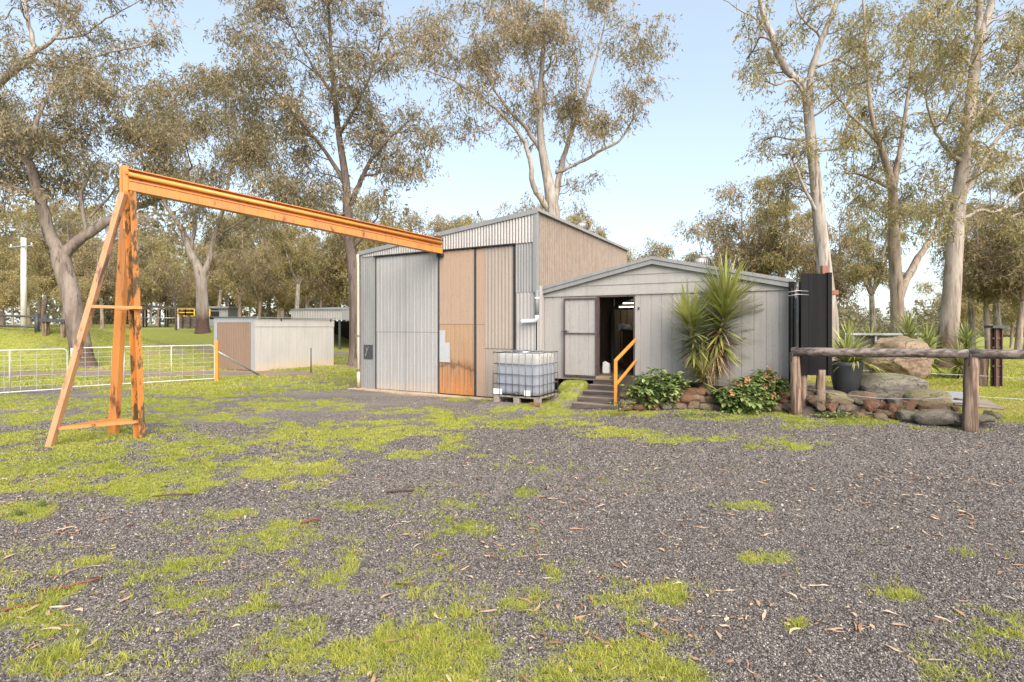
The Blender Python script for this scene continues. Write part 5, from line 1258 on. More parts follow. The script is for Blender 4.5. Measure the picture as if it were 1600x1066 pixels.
dl = [dict(center=p, n=44, L=.62, W=.036, elev=(-1.3, 0), droop=.25, tint=(0, 1)) for p in stemline([(1118, 560, 0), (1120, 540, 0), (1126, 515, 0)], 5)] + [dict(center=p, n=30, L=.5, W=.034, elev=(-1.2, -.1), droop=.25, tint=(0, 1)) for p in stemline([(1098, 570, .05), (1086, 548, .1)], 3)]
strap_obj('dead_leaves', M['dead'], yc, dl, 24)
m = MB(); m.tube([P(1102, 624, yd) - o, P(1112, 580, yd) - o, P(1119, 540, yd) - o, P(1130, 500, yd) - o, P(1133, 465, yd) - o], [.10, .075, .07, .055, .03], 10); m.tube([P(1100, 622, yd) - o, P(1092, 575, yd + .1) - o, P(1084, 540, yd + .1) - o, P(1077, 503, yd + .05) - o], [.07, .06, .05, .03], 10); m.build('stem', wood('yucca stem', (.16, .10, .06), (.28, .2, .13)), yc, True)
def far_yucca(px, py0, py1, d, label, seed):
    b = P(px, py1, d); b.z = hz(b.x, b.y); hgt = P(px, py0, d).z - b.z
    y = empty('yucca', b); tag(y, label, 'yucca', 'yuccas in the garden behind the boulders')
    L = min(.75, hgt * .6); z0 = max(.12, hgt - L * .95)
    specs = [dict(center=(0, 0, z0 * (1 - .5 * k / 3)), n=60, L=L, W=.05, elev=(-.2 - .2 * k, 1.5 - .45 * k), droop=.05, tint=(.15, .9)) for k in range(4)]
    strap_obj('rosette', M['yucca'], y, specs, seed)
    m = MB(); m.tube([(0, 0, -.1), (.03, 0, z0)], [.09, .06], 8); m.build('stem', M['post_wood'], y, True)
for a in ((1420, 480, 560, 17.5, 'biggest yucca left of the thick pale trunk behind the panel enclosure', 31), (1448, 502, 565, 18.5, 'smaller yucca touching the left side of the thick pale trunk', 32), (1360, 504, 545, 22, 'round yucca behind the middle of the panel enclosure', 33),
          (1325, 500, 545, 22, 'small yucca behind the left end of the panel enclosure', 34), (1510, 498, 570, 19, 'large yucca just right of the thick pale trunk', 35), (1500, 530, 588, 18.5, 'low green yucca at the right foot of the thick pale trunk', 36)): far_yucca(*a)

def leafy(name, label, px0, px1, py0, py1, d, n, leaf, seed, flowers=0, dep=.6, mat='shrub'):
    s = d * KD / F; c = P((px0 + px1) / 2, py1, d); z0 = c.z; base = Vector((c.x, c.y, z0)); r_ = np.random.default_rng(seed)
    rx = (px1 - px0) * s / 2; rz = (py1 - py0) * s; root = empty(name, base); tag(root, label, 'shrub')
    nc = 26; V = []; Fc = []; T = []; cen = []
    st = MB()
    for i in range(nc):
        a = r_.uniform(0, 6.283); q = r_.random() ** .5; cx = math.cos(a) * q * rx * .85; cy = math.sin(a) * q * rx * dep
        top = rz * (.95 - .45 * q ** 2) * r_.uniform(.75, 1.05); cen.append((cx, cy, top))
        st.tube([(cx * .3, cy * .3, 0), (cx * .7, cy * .7, top * .55), (cx, cy, top)], [.012, .009, .005], 5)
    st.build('stems', M['post_wood'], root)
    for i in range(n):
        cx, cy, top = cen[r_.integers(nc)]; h = top * (1 - r_.random() ** 1.6 * .95)
        a = r_.uniform(0, 6.283); off = r_.uniform(.03, .13)
        p = Vector((cx * (.4 + .6 * h / top) + math.cos(a) * off, cy * (.4 + .6 * h / top) + math.sin(a) * off, h)); l = leaf * r_.uniform(.6, 1.25); w = l * r_.uniform(.5, .68)
        e = r_.uniform(-.5, .55); dr = Vector((math.cos(a) * math.cos(e), math.sin(a) * math.cos(e), math.sin(e))); sd_ = Vector((-math.sin(a), math.cos(a), r_.uniform(-.3, .3))).normalized(); nn = sd_.cross(dr).normalized() * -1
        k = len(V); t = float(np.clip(r_.normal(.45, .25), 0, 1))
        V += [p, p + dr * l * .35 - sd_ * w * .5 + nn * l * .1, p + dr * l * .45, p + dr * l * .35 + sd_ * w * .5 + nn * l * .1, p + dr * l * .75 - sd_ * w * .38 + nn * l * .05, p + dr * l - nn * l * .12, p + dr * l * .75 + sd_ * w * .38 + nn * l * .05, p + dr * l * .75]
        Fc += [(k, k + 2, k + 1), (k, k + 3, k + 2), (k + 1, k + 2, k + 7, k + 4), (k + 2, k + 3, k + 6, k + 7), (k + 4, k + 7, k + 5), (k + 7, k + 6, k + 5)]; T += [t] * 8
    me = mesh_from('foliage', V, Fc, False); set_tint(me, T); link('foliage', me, M[mat], root)
    for i in range(flowers):
        cx, cy, top = cen[i]; V = []; Fc = []; T = []
        for k in range(34):
            p = Vector((r_.normal(0, .035), r_.normal(0, .035), r_.normal(0, .028))); q = len(V); u_ = Vector(r_.normal(0, 1, 3)).normalized() * .018; w_ = Vector(r_.normal(0, 1, 3)).normalized() * .018
            V += [p - u_, p + w_, p + u_, p - w_]; Fc.append((q, q + 1, q + 2, q + 3)); T += [r_.random()] * 4
        me = mesh_from('flower_head', V, Fc); set_tint(me, T); f_ = link('flower_head', me, M['flower'], root); f_.location = (cx, cy - .05, top + .08)
    return root
leafy('hydrangea', 'broad leaved green shrub beside the timber steps', 978, 1080, 574, 637, 11.95, 2300, .13, 51, 0)
leafy('hydrangea', 'broad leaved shrub with faded flower heads below the tall yucca', 1105, 1215, 598, 648, 11.45, 2100, .14, 52, 5)
leafy('hydrangea', 'taller flowering shrub against the right end of the shed wall', 1140, 1232, 574, 630, 11.85, 1900, .125, 53, 6)
leafy('weed_clump', 'low green weeds in front of the log fence post', 1262, 1345, 640, 658, 10.6, 420, .055, 54, 0, .35)
leafy('weed_clump', 'low green weeds at the foot of the rocks below the shrubs', 1010, 1150, 640, 654, 10.95, 500, .05, 55, 0, .25)
leafy('weed_clump', 'small weed tuft at the corner of the bottom step', 958, 985, 622, 642, 11.3, 130, .05, 56, 0, .5)
for px, py in ((30, 806), (68, 792)):
    c = GP(px, py, -ZG); w = empty('weed_tuft', Vector((c.x, c.y, hz(c.x, c.y)))); tag(w, 'dark green grass tuft near the left edge of the gravel' if px < 50 else 'bright green grass tuft beside the darker one at the left', 'weed')
    strap_obj('blades', M['shrub'], w, [dict(center=(0, 0, 0), n=70, L=.11, W=.008, elev=(.3, 1.5), droop=.2, tint=(.3, 1))], px)

KD, ZG = 1.0, 0.0
# ------------------------------------------------------------------ trees
def catmull(pts, n=5):
    pts = [np.array(p, float) for p in pts]; out = []
    for i in range(len(pts) - 1):
        p0 = pts[max(i - 1, 0)]; p1 = pts[i]; p2 = pts[i + 1]; p3 = pts[min(i + 2, len(pts) - 1)]
        for k in range(n):
            t = k / n; out.append(.5 * ((2 * p1) + (-p0 + p2) * t + (2 * p0 - 5 * p1 + 4 * p2 - p3) * t * t + (-p0 + 3 * p1 - 3 * p2 + p3) * t ** 3))
    out.append(pts[-1]); return np.array(out)
class Tree:
    def __init__(s, seed): s.r = np.random.default_rng(seed); s.trunk = MB(); s.twigs = MB(); s.pts = []; s.lv = []; s.lt = []; s.seed = seed
    def limb(s, pts, n=10, jit=0.0, flare=0.0, target=None):
        c = catmull(pts, 5)
        if jit: c[1:-1, :3] += s.r.normal(0, jit, (len(c) - 2, 3))
        if flare:
            c[0, 3] *= 1 + flare; c[1, 3] *= 1 + flare * .35
        (target or s.trunk).tube([p[:3] for p in c], list(c[:, 3]), n)
        s.pts += [p for p in c]
        return c
    def branch_to(s, end, end_r=.012, maxr=.09, low=.25):
        P_ = np.array(s.pts); d = np.linalg.norm(P_[:, :3] - end, axis=1)
        cost = d + np.maximum(0, P_[:, 2] - end[2] + low) * 1.5 + (P_[:, 3] < .02) * 1.0
        i = int(np.argmin(cost)); a = P_[i]; L = np.linalg.norm(end - a[:3]); r0 = min(maxr, a[3] * .6, .015 + .02 * L)
        up = np.array([0, 0, L * .12]); m1 = a[:3] * .66 + end * .34 + up * s.r.uniform(-.3, 1.2) + s.r.normal(0, L * .06, 3); m2 = a[:3] * .33 + end * .67 + up * s.r.uniform(.2, 1.3) + s.r.normal(0, L * .06, 3)
        c = catmull([np.append(a[:3], r0), np.append(m1, r0 * .75), np.append(m2, r0 * .55), np.append(end, end_r)], 3)
        s.twigs.tube([p[:3] for p in c], list(c[:, 3]), 5, False); s.pts += [p for p in c[2:]]
        return c
    def leaves(s, cen, rad, n, size, tint, droop=.75):
        """hanging sprays: leaves set along short drooping twiglets"""
        r = s.r; K = 9; m = max(1, n // K)
        p0 = cen + np.clip(r.normal(0, .48, (m, 3)), -1.1, 1.1) * rad
        a = r.uniform(0, 6.283, m); dz = -r.uniform(.25, 1.5, m)
        d0 = np.stack([np.cos(a), np.sin(a), dz], 1) + (p0 - cen) / (np.linalg.norm(rad) + 1e-6) * np.array([1, 1, .3]); d0 /= np.linalg.norm(d0, axis=1)[:, None]
        L = size * r.uniform(1.6, 3.2, m); st = r.normal(0, .14, m)
        k = np.tile(np.arange(K) / (K - 1), m); I = np.repeat(np.arange(m), K); n = m * K
        p = p0[I] + d0[I] * (L[I] * k)[:, None] + r.normal(0, size * .16, (n, 3)); p[:, 2] -= (k ** 2) * L[I] * .25
        l = size * r.uniform(.6, 1.25, n); w = l * r.uniform(.17, .29, n)
        q = r.normal(0, 1, (n, 3)); d = d0[I] * .7 + q * .55 + np.array([0, 0, -.55 * droop]); d /= np.linalg.norm(d, axis=1)[:, None]
        sd_ = np.cross(d, r.normal(0, 1, (n, 3))); sd_ /= np.linalg.norm(sd_, axis=1)[:, None] + 1e-6
        mid = p + d * (l * .45)[:, None]; tip = p + d * l[:, None]
        V = np.stack([p, mid + sd_ * (w / 2)[:, None], tip, mid - sd_ * (w / 2)[:, None]], 1)
        s.lv.append(V.reshape(-1, 3)); s.lt.append(np.repeat(np.clip(tint + st[I] + r.normal(0, .10, n), 0, 1), 4))
    def clump(s, c, rad, nl, size, subs=7, tint=.45, spray=.60):
        c = np.array(c, float); rad = np.array(rad, float); s.branch_to(c)
        for k in range(subs):
            v = s.r.normal(0, 1, 3); v /= np.linalg.norm(v); v *= s.r.random() ** .45
            e = c + v * rad * np.array([1, 1, .9]); s.branch_to(e, .006, .035, .1)
            rr = rad * spray * s.r.uniform(.75, 1.25)
            s.leaves(e, np.maximum(rr, .22), int(nl / subs * s.r.uniform(.6, 1.4)), size, tint + s.r.normal(0, .10))
    def build(s, name, root, bark_m, leaf_m):
        s.trunk.build('trunk', bark_m, root, True)
        if s.twigs.v: s.twigs.build('branches', bark_m, root, True)
        V = np.concatenate(s.lv); n = len(V) // 4
        me = mesh_from('crown', V, np.arange(n * 4).reshape(n, 4)); set_tint(me, np.concatenate(s.lt)); link('crown', me, leaf_m, root)

def hero(label, d, base, limbs, clumps, bark_m, leaf_m, seed, size=.26, dens=1.0, depth=1.0, subs=8, flare=.55, zg=None, tint=.45, group='large gum trees around the yard'):
    """limbs: lists of (px, py, depth offset, radius m); clumps: (px, py, rx px, ry px[, depth offset]) measured on the photo, grown at real depth."""
    s = d / F; b = P(base[0], base[1], d); b.z = hz(b.x, b.y) if zg is None else zg
    root = empty('gum_tree', b); tag(root, label, 'tree', group); T = Tree(seed); o = b
    for li, lm in enumerate(limbs):
        pts = []
        for px, py, dd, r_ in lm:
            q = P(px, py, d + dd) - o; pts.append((q.x, q.y, q.z, r_))
        if li == 0: pts[0] = (pts[0][0], pts[0][1], -.25, pts[0][3])
        T.limb(pts, 14 if li == 0 else 9, .0 if li == 0 else .02, flare if li == 0 else 0)
    for c in clumps:
        px, py, rx, ry = c[:4]; dd = c[4] if len(c) > 4 else T.r.uniform(-1, 1) * depth * 2.2
        q = P(px, py, d + dd) - o
        area = rx * ry * math.pi
        nl = int(area * s * s / (size * size * .27 * .5) * 2.5 * dens)
        T.clump((q.x, q.y, q.z), (rx * s, min(rx, 60) * s * .9, ry * s), nl, size, max(subs, int(area / 300)), tint=tint + T.r.normal(0, .08))
    T.build('gum_tree', root, bark_m, leaf_m)
    return root
def fill(poly_clumps, seed, n, xr, yr, r, inside):
    rr = random.Random(seed); out = list(poly_clumps)
    k = 0
    while k < n:
        x = rr.uniform(*xr); y = rr.uniform(*yr)
        if inside(x, y): out.append((x, y, rr.uniform(*r), rr.uniform(*r) * .75)); k += 1
    return out
ell = lambda cx, cy, rx, ry: (lambda x, y: ((x - cx) / rx) ** 2 + ((y - cy) / ry) ** 2 < 1)

# T1: forked grey tree at the left
c1 = fill([], 1, 44, (-60, 330), (95, 300), (22, 44), lambda x, y: ell(120, 200, 190, 95)(x, y) or ell(60, 150, 130, 75)(x, y))
c1 += [(150, 255, 40, 26), (60, 270, 45, 28), (20, 300, 35, 22), (205, 290, 30, 22), (-30, 240, 50, 40), (240, 310, 30, 14), (120, 290, 32, 20)]
hero('large forked grey gum on the bank behind the white gate', 23.6, (133, 572), [
    [(133, 575, 0, .47), (122, 520, 0, .40), (113, 470, 0, .37), (97, 410, 0, .37), (95, 392, 0, .33)],
    [(97, 405, 0, .30), (80, 370, -.1, .25), (62, 310, -.4, .21), (45, 255, -.8, .17), (20, 225, -1.2, .13), (-15, 190, -1.6, .09), (-50, 150, -2, .05)],
    [(96, 402, 0, .26), (125, 375, .2, .22), (160, 352, .4, .19), (200, 330, .7, .17), (240, 312, 1.0, .14), (270, 295, 1.2, .10), (300, 262, 1.5, .06)],
    [(45, 255, -.8, .12), (55, 200, -.6, .09), (75, 150, -.4, .06), (90, 110, -.2, .03)], [(135, 368, .2, .10), (130, 330, .1, .08), (128, 300, 0, .06), (150, 260, 0, .03)], [(140, 340, .1, .06), (165, 315, .3, .05), (185, 290, .5, .03)],
    [(62, 310, -.4, .08), (30, 295, -.8, .06), (-5, 280, -1.2, .04)], [(240, 312, 1, .09), (225, 260, 1.1, .06), (215, 200, 1.1, .04), (220, 150, 1.1, .02)]],
    c1, M['bark_grey'], M['leaf'], 101, .20, .95, 1.0)
# T1b: tall tree rooted outside the left edge whose pale limbs reach in
c1b = fill([], 2, 26, (-40, 270), (-60, 110), (18, 36), lambda x, y: ell(120, 20, 150, 90)(x, y))
c1b += [(250, 60, 22, 26), (225, 100, 20, 14), (30, 90, 30, 20), (180, 110, 30, 14)]
hero('tall gum outside the left edge with pale limbs reaching over', 26, (-120, 560), [
    [(-120, 570, 0, .45), (-110, 400, 0, .36), (-70, 260, 0, .30), (-20, 150, 0, .22), (40, 95, 0, .17), (55, 78, 0, .14)],
    [(55, 80, 0, .12), (45, 40, 0, .09), (38, 0, 0, .07), (30, -60, 0, .04)], [(55, 80, 0, .11), (85, 60, 0, .08), (100, 20, .2, .05), (105, -30, .3, .03)], [(85, 60, 0, .07), (130, 55, .2, .055), (165, 30, .4, .04), (220, 0, .6, .02)],
    [(40, 95, 0, .08), (100, 105, -.2, .06), (160, 85, -.4, .045), (220, 72, -.5, .03), (255, 60, -.5, .015)]],
    c1b, M['bark_pale'], M['leaf'], 102, .21, .6, .8)
# T2: pale trunk in the paddock
c2 = fill([], 3, 34, (205, 420), (110, 330), (20, 38), lambda x, y: ell(330, 200, 100, 95)(x, y) or ell(270, 175, 70, 60)(x, y))
c2 += fill([], 33, 9, (270, 400), (300, 400), (14, 24), ell(330, 345, 75, 45)) + [(390, 250, 40, 40), (400, 320, 34, 28), (280, 370, 16, 12), (370, 390, 20, 12)]
hero('gum with a smooth pale trunk beside the loading platform', 38, (317, 524), [
    [(317, 525, 0, .44), (316, 480, 0, .40), (315, 440, 0, .37), (308, 415, 0, .32), (298, 395, 0, .27), (285, 360, 0, .2), (262, 325, 0, .15), (240, 290, 0, .08)],
    [(314, 440, 0, .24), (325, 410, .2, .2), (335, 370, .4, .16), (350, 320, .6, .12), (360, 250, .8, .08), (350, 170, 1, .04)], [(298, 395, 0, .14), (305, 340, -.3, .12), (300, 280, -.5, .08), (280, 210, -.6, .05), (270, 150, -.6, .03)], [(335, 370, .4, .1), (370, 350, .4, .07), (400, 335, .4, .04)]],
    c2, M['bark_pale_foot'], M['leaf'], 103, .28, 1.0, 1.2)
# T3: tall dark trunk between the sheds
c3 = fill([], 4, 70, (355, 690), (-40, 330), (20, 40), lambda x, y: ell(490, 90, 130, 150)(x, y) or ell(520, 235, 125, 85)(x, y) or ell(620, 210, 65, 50)(x, y))
c3 += [(640, 170, 26, 18), (610, 265, 28, 22), (400, 60, 36, 30), (380, 110, 30, 24), (430, 290, 40, 28), (470, 320, 40, 24), (590, 310, 28, 20), (575, 350, 28, 22), (420, 350, 22, 14)]
hero('tall gum with a dark rough trunk between the small shed and the barn', 25, (556, 570), [
    [(557, 572, 0, .36), (556, 500, 0, .30), (553, 430, 0, .27), (547, 380, 0, .25), (543, 330, 0, .22), (540, 280, 0, .18), (528, 200, 0, .14), (520, 120, 0, .10), (515, 40, 0, .07), (512, -40, 0, .03)],
    [(548, 390, 0, .14), (530, 360, .2, .12), (505, 340, .4, .10), (470, 310, .7, .07), (430, 280, 1, .04)], [(543, 330, 0, .14), (560, 290, -.2, .12), (580, 250, -.4, .09), (610, 215, -.6, .06), (650, 180, -.8, .03)],
    [(540, 290, 0, .12), (510, 240, .3, .09), (470, 190, .6, .06), (420, 130, .9, .035)], [(530, 210, 0, .09), (565, 150, -.3, .06), (590, 80, -.5, .04), (600, 0, -.6, .02)], [(522, 150, 0, .08), (480, 90, .3, .05), (445, 20, .5, .03)], [(548, 395, 0, .09), (575, 360, -.4, .06), (590, 340, -.5, .03)]],
    c3, M['bark_dark'], M['leaf'], 104, .20, .78, 1.0)
# T4: wide multi stemmed gum behind the barn
c4 = fill([], 5, 62, (640, 1030), (-50, 230), (18, 36), lambda x, y: ell(830, 60, 190, 110)(x, y) or ell(940, 110, 85, 90)(x, y) or ell(800, 150, 90, 60)(x, y))
c4 += [(655, 45, 30, 30), (690, 70, 34, 24), (720, 95, 30, 22), (1000, 80, 24, 26), (985, 165, 22, 24), (960, 190, 22, 14), (930, 200, 20, 26), (800, 215, 20, 12), (725, 185, 20, 14), (740, 205, 26, 12), (905, 285, 22, 16), (880, 250, 14, 12), (930, 275, 12, 14), (835, 175, 14, 44), (845, 150, 12, 40), (880, 200, 20, 26), (700, 200, 22, 10)]
hero('wide many limbed gum standing behind the barn roof', 29, (866, 560), [
    [(870, 565, 0, .55), (868, 400, 0, .42), (864, 335, 0, .38), (858, 290, 0, .30), (850, 250, 0, .24), (845, 215, 0, .2), (843, 160, 0, .16), (848, 90, 0, .12), (852, 20, 0, .09), (850, -50, 0, .05)],
    [(862, 335, 0, .22), (845, 310, -.2, .17), (832, 285, -.4, .14), (828, 250, -.5, .12), (815, 215, -.6, .10), (780, 175, -.8, .08), (740, 145, -1, .06), (690, 118, -1.2, .045), (640, 105, -1.4, .02)],
    [(852, 250, 0, .14), (825, 205, .2, .11), (790, 165, .4, .08), (760, 120, .6, .055), (735, 60, .8, .03)], [(866, 320, 0, .2), (875, 270, .3, .16), (890, 215, .5, .12), (915, 150, .7, .09), (935, 80, .9, .06), (950, 10, 1, .03)],
    [(868, 270, .2, .11), (905, 255, 0, .09), (940, 235, -.1, .075), (970, 218, -.2, .06), (990, 185, -.3, .04), (1010, 160, -.3, .025), (1035, 147, -.3, .01)], [(843, 180, 0, .09), (830, 110, -.3, .07), (805, 40, -.5, .04), (795, -20, -.6, .02)], [(890, 215, .5, .07), (900, 140, .2, .05), (895, 60, 0, .03)], [(780, 175, -.8, .05), (770, 200, -.9, .04), (735, 207, -1, .02)]],
    c4, M['bark_pale'], M['leaf'], 105, .22, .75, 1.1, tint=.58)
# T5: right tree behind the black screen
c5 = fill([], 6, 30, (1165, 1400), (-40, 160), (15, 28), lambda x, y: ell(1260, 60, 110, 120)(x, y))
c5 += fill([], 66, 14, (1180, 1340), (160, 300), (15, 26), ell(1255, 225, 75, 70)) + [(1190, 175, 18, 12), (1200, 290, 26, 22), (1235, 300, 26, 26), (1320, 200, 26, 18)]
hero('gum with a pale forked trunk rising behind the black screen', 19.5, (1298, 560), [
    [(1298, 562, 0, .32), (1296, 500, 0, .29), (1288, 420, 0, .25), (1280, 340, 0, .22), (1272, 260, 0, .19), (1265, 195, 0, .175), (1262, 155, 0, .17)],
    [(1263, 160, 0, .125), (1250, 130, -.1, .115), (1225, 105, -.2, .12), (1205, 55, -.3, .10), (1190, 10, -.4, .08), (1175, -50, -.5, .05)], [(1263, 160, 0, .125), (1268, 105, .1, .11), (1285, 60, .2, .10), (1305, 10, .3, .08), (1320, -50, .4, .05)], [(1268, 105, .1, .06), (1310, 90, .3, .045), (1350, 60, .5, .025)], [(1205, 55, -.3, .05), (1180, 30, -.4, .03), (1130, 0, -.5, .015)], [(1285, 60, .2, .05), (1255, 30, .2, .035), (1240, -10, .2, .02)], [(1280, 340, 0, .07), (1255, 290, -.3, .05), (1235, 240, -.5, .03)]],
    c5, M['bark_pale'], M['leaf_warm'], 106, .165, .70, .8, tint=.5)
# T6: brown trunk between
c6 = fill([], 7, 40, (1290, 1500), (-20, 330), (18, 34), lambda x, y: ell(1400, 120, 95, 130)(x, y) or ell(1390, 280, 85, 60)(x, y))
c6 += [(1340, 300, 30, 26), (1375, 330, 34, 26), (1440, 290, 30, 24), (1310, 260, 22, 18)]
hero('brown trunked gum standing between the two tall pale trunks', 26, (1404, 545), [
    [(1404, 548, 0, .34), (1402, 480, 0, .29), (1398, 400, 0, .26), (1396, 340, 0, .23), (1393, 290, 0, .2), (1375, 225, 0, .14), (1362, 180, 0, .10), (1355, 110, 0, .08), (1350, 20, 0, .05), (1345, -40, 0, .03)],
    [(1395, 300, 0, .14), (1405, 240, .2, .11), (1415, 170, .4, .08), (1425, 90, .6, .05), (1430, 10, .7, .02)], [(1375, 225, 0, .08), (1330, 180, -.3, .06), (1300, 140, -.5, .04), (1280, 120, -.6, .02)], [(1393, 295, 0, .1), (1350, 275, -.3, .07), (1320, 270, -.4, .04)], [(1402, 470, 0, .22), (1420, 430, .3, .19), (1440, 395, .5, .15), (1462, 360, .8, .1), (1480, 310, 1, .06)]],
    c6, M['bark_far'], M['leaf_warm'], 107, .20, .68, 1.0, zg=-.2)
# T7: thick leaning pale trunk at the right
c7 = fill([], 8, 46, (1430, 1640), (-40, 260), (20, 38), lambda x, y: ell(1560, 130, 100, 150)(x, y) or ell(1470, 60, 60, 80)(x, y))
c7 += fill([], 88, 14, (1420, 1620), (230, 420), (16, 30), lambda x, y: ell(1580, 320, 50, 80)(x, y) or ell(1450, 350, 45, 40)(x, y)) + [(1455, 340, 40, 28), (1470, 310, 26, 22)]
hero('thick leaning pale gum trunk at the right with shaggy dark foot', 20.5, (1479, 585), [
    [(1479, 588, 0, .46), (1480, 545, 0, .35), (1487, 460, 0, .30), (1493, 370, 0, .27), (1500, 290, 0, .24), (1512, 200, 0, .20), (1523, 110, 0, .19), (1532, 60, 0, .17), (1545, 20, 0, .13), (1560, -40, 0, .10)],
    [(1530, 65, 0, .15), (1530, 20, .2, .12), (1528, -40, .3, .08)], [(1505, 255, 0, .09), (1480, 235, -.4, .07), (1460, 200, -.6, .05), (1445, 150, -.7, .03)], [(1497, 330, 0, .12), (1520, 280, .3, .10), (1550, 230, .6, .08), (1580, 190, .8, .05), (1620, 160, 1, .03)], [(1496, 345, 0, .08), (1530, 330, .2, .06), (1560, 330, .4, .05), (1600, 300, .6, .03)], [(1512, 200, 0, .08), (1550, 150, .3, .06), (1590, 100, .5, .03)], [(1523, 110, 0, .07), (1490, 70, -.2, .05), (1465, 30, -.3, .03)]],
    c7, M['bark_pale_foot'], M['leaf_warm'], 108, .165, .70, 1.0, flare=.6)

# ------------------------------------------------------------------ woodland trees (prototypes, copied one by one)
def proto(seed, h, spread, ntr, bark_m, leaf_m, nl, size, low=.30, tint=.5, flat=1.05):
    r_ = np.random.default_rng(seed); T = Tree(seed); root = empty('gum_tree'); lean = r_.normal(0, .05, 2)
    fork = h * r_.uniform(.22, .42); r0 = h * .018
    T.limb([(0, 0, -.3, r0 * 1.15), (lean[0] * h * .2, lean[1] * h * .2, fork * .5, r0), (lean[0] * h * .5, lean[1] * h * .5, fork, r0 * .85)], 8, 0, .3)
    base = np.array([lean[0] * h * .5, lean[1] * h * .5, fork]); ends = []
    for k in range(ntr):
        a = 6.283 * k / ntr + r_.uniform(-.5, .5); sp_ = spread * r_.uniform(.35, .95) if k else spread * .15; top = h * r_.uniform(.78, 1.0) if k else h
        e = base + np.array([math.cos(a) * sp_, math.sin(a) * sp_, top - fork]); m1 = base + (e - base) * .4 + np.array([math.cos(a), math.sin(a), 0]) * sp_ * .12 + r_.normal(0, h * .015, 3)
        c = T.limb([np.append(base, r0 * .6), np.append(m1, r0 * .42), np.append(e, r0 * .1)], 6, .03); ends.append(e)
        for q in (.3, .5, .75, 1.0):
            c0 = c[int(q * (len(c) - 1))][:3]
            for j in range(2):
                b = r_.uniform(0, 6.283); off = spread * r_.uniform(.12, .42) * (1.15 - .4 * q); cc = c0 + np.array([math.cos(b) * off, math.sin(b) * off, r_.uniform(-.02, .07) * h])
                if cc[2] < low * h: cc[2] = low * h + r_.uniform(0, .1) * h
                rr = spread * r_.uniform(.17, .30); T.clump(cc, (rr, rr, rr * flat), nl // (ntr * 8), size, 7, tint, .55)
    T.build('gum_tree', root, bark_m, leaf_m); return root
PR = [proto(201, 15, 4.6, 4, M['bark_far'], M['leaf_warm'], 19000, .34), proto(202, 17, 4.2, 5, M['bark_pale'], M['leaf'], 19000, .34, tint=.55), proto(203, 13, 4.8, 5, M['bark_dark'], M['leaf_warm'], 19000, .34, .36),
      proto(204, 12, 4.0, 4, M['bark_far'], M['leaf'], 15000, .32, .34, .6), proto(205, 18, 4.0, 4, M['bark_pale'], M['leaf_warm'], 19000, .34, .45), proto(206, 9, 3.6, 5, M['bark_far'], M['leaf_warm'], 15000, .31, .2, .6)]
KIND = ['brown trunked gum', 'pale trunked gum', 'dark trunked gum', 'small grey gum', 'tall slender gum', 'low bushy gum']
PH = [15, 17, 13, 12, 18, 9]
used = [False] * 6
def wood_zone(px):
    for a, b, t in ((-400, 70, 'left of the utility pole'), (70, 190, 'between the utility pole and the crane legs'), (190, 300, 'behind the pergola'), (300, 400, 'behind the small shed door'), (400, 470, 'behind the small shed side wall'), (470, 560, 'behind the machinery shed'), (560, 840, 'far behind the barn'), (840, 1100, 'far behind the shed ridge'), (1100, 1260, 'above the right shed roof slope'), (1260, 1400, 'behind the panel enclosure'), (1400, 1500, 'behind the garden yuccas'), (1500, 2200, 'right of the thick leaning trunk')):
        if a <= px < b: return t
    return 'far off'
WT = []
def wood_tree(k, px, d, top_py, rz, row):
    x = (px - 800) / F * d; z = hz(x, d); hgt = HC + (510 - top_py) / F * d - z
    o = PR[k] if not used[k] else copy_tree(PR[k]); used[k] = True
    s = hgt / PH[k] / .97; o.location = (x, d, z); o.scale = (s * 1.05, s * 1.05, s); o.rotation_euler = (0, 0, rz)
    tag(o, f'{KIND[k]}, {row} woodland, {wood_zone(px)}', 'tree', f'woodland gums {wood_zone(px)}')
LIST = [(5, -20, 70, 400), (3, 45, 82, 350), (5, 130, 80, 400), (0, 130, 92, 335), (3, 185, 88, 360), (1, 225, 92, 350), (5, 235, 84, 420), (2, 300, 95, 360), (5, 330, 88, 430), (0, 360, 96, 350), (5, 390, 76, 440), (3, 435, 90, 365), (5, 520, 84, 430), (3, 545, 86, 370), (5, 450, 66, 450), (0, -60, 58, 330), (2, 5, 52, 345), (5, 60, 60, 380), (0, 65, 66, 335), (1, 100, 62, 330), (3, 160, 56, 390), (4, 140, 75, 340), (2, 205, 60, 375), (0, 245, 72, 380), (3, 262, 66, 420), (5, 290, 75, 430), (1, 340, 80, 370), (0, 375, 62, 345), (3, 405, 58, 395),
        (2, 420, 66, 350), (4, 463, 52, 335), (3, 500, 60, 390), (0, 520, 64, 340), (2, 560, 60, 330), (1, 590, 70, 330), (5, 480, 78, 400), (0, 610, 66, 360), (4, 440, 82, 340),
        (3, 668, 62, 357), (0, 700, 62, 352), (2, 735, 60, 362), (5, 640, 64, 372), (3, 850, 70, 330), (0, 905, 62, 352), (5, 1030, 72, 392), (3, 1010, 75, 398),
        (3, 1125, 70, 352), (3, 1170, 60, 318), (4, 1232, 56, 285), (4, 1262, 60, 350), 
        (4, 1365, 48, 330), (4, 1560, 40, 300), (3, 1590, 34, 320), (2, 1620, 42, 300), (4, 1520, 46, 335), (3, 1545, 36, 345), (4, 1605, 37, 285), (3, 1300, 54, 350), (5, 1500, 60, 440), (5, 1580, 62, 450), (0, 1680, 36, 230), (0, -140, 60, 300), (5, 120, 48, 440), (5, 20, 47, 430)]
rw = random.Random(5)
for k, px, d, tp in LIST: wood_tree(k, px, d, tp, rw.uniform(0, 6.28), 'front' if d < 60 else 'back')
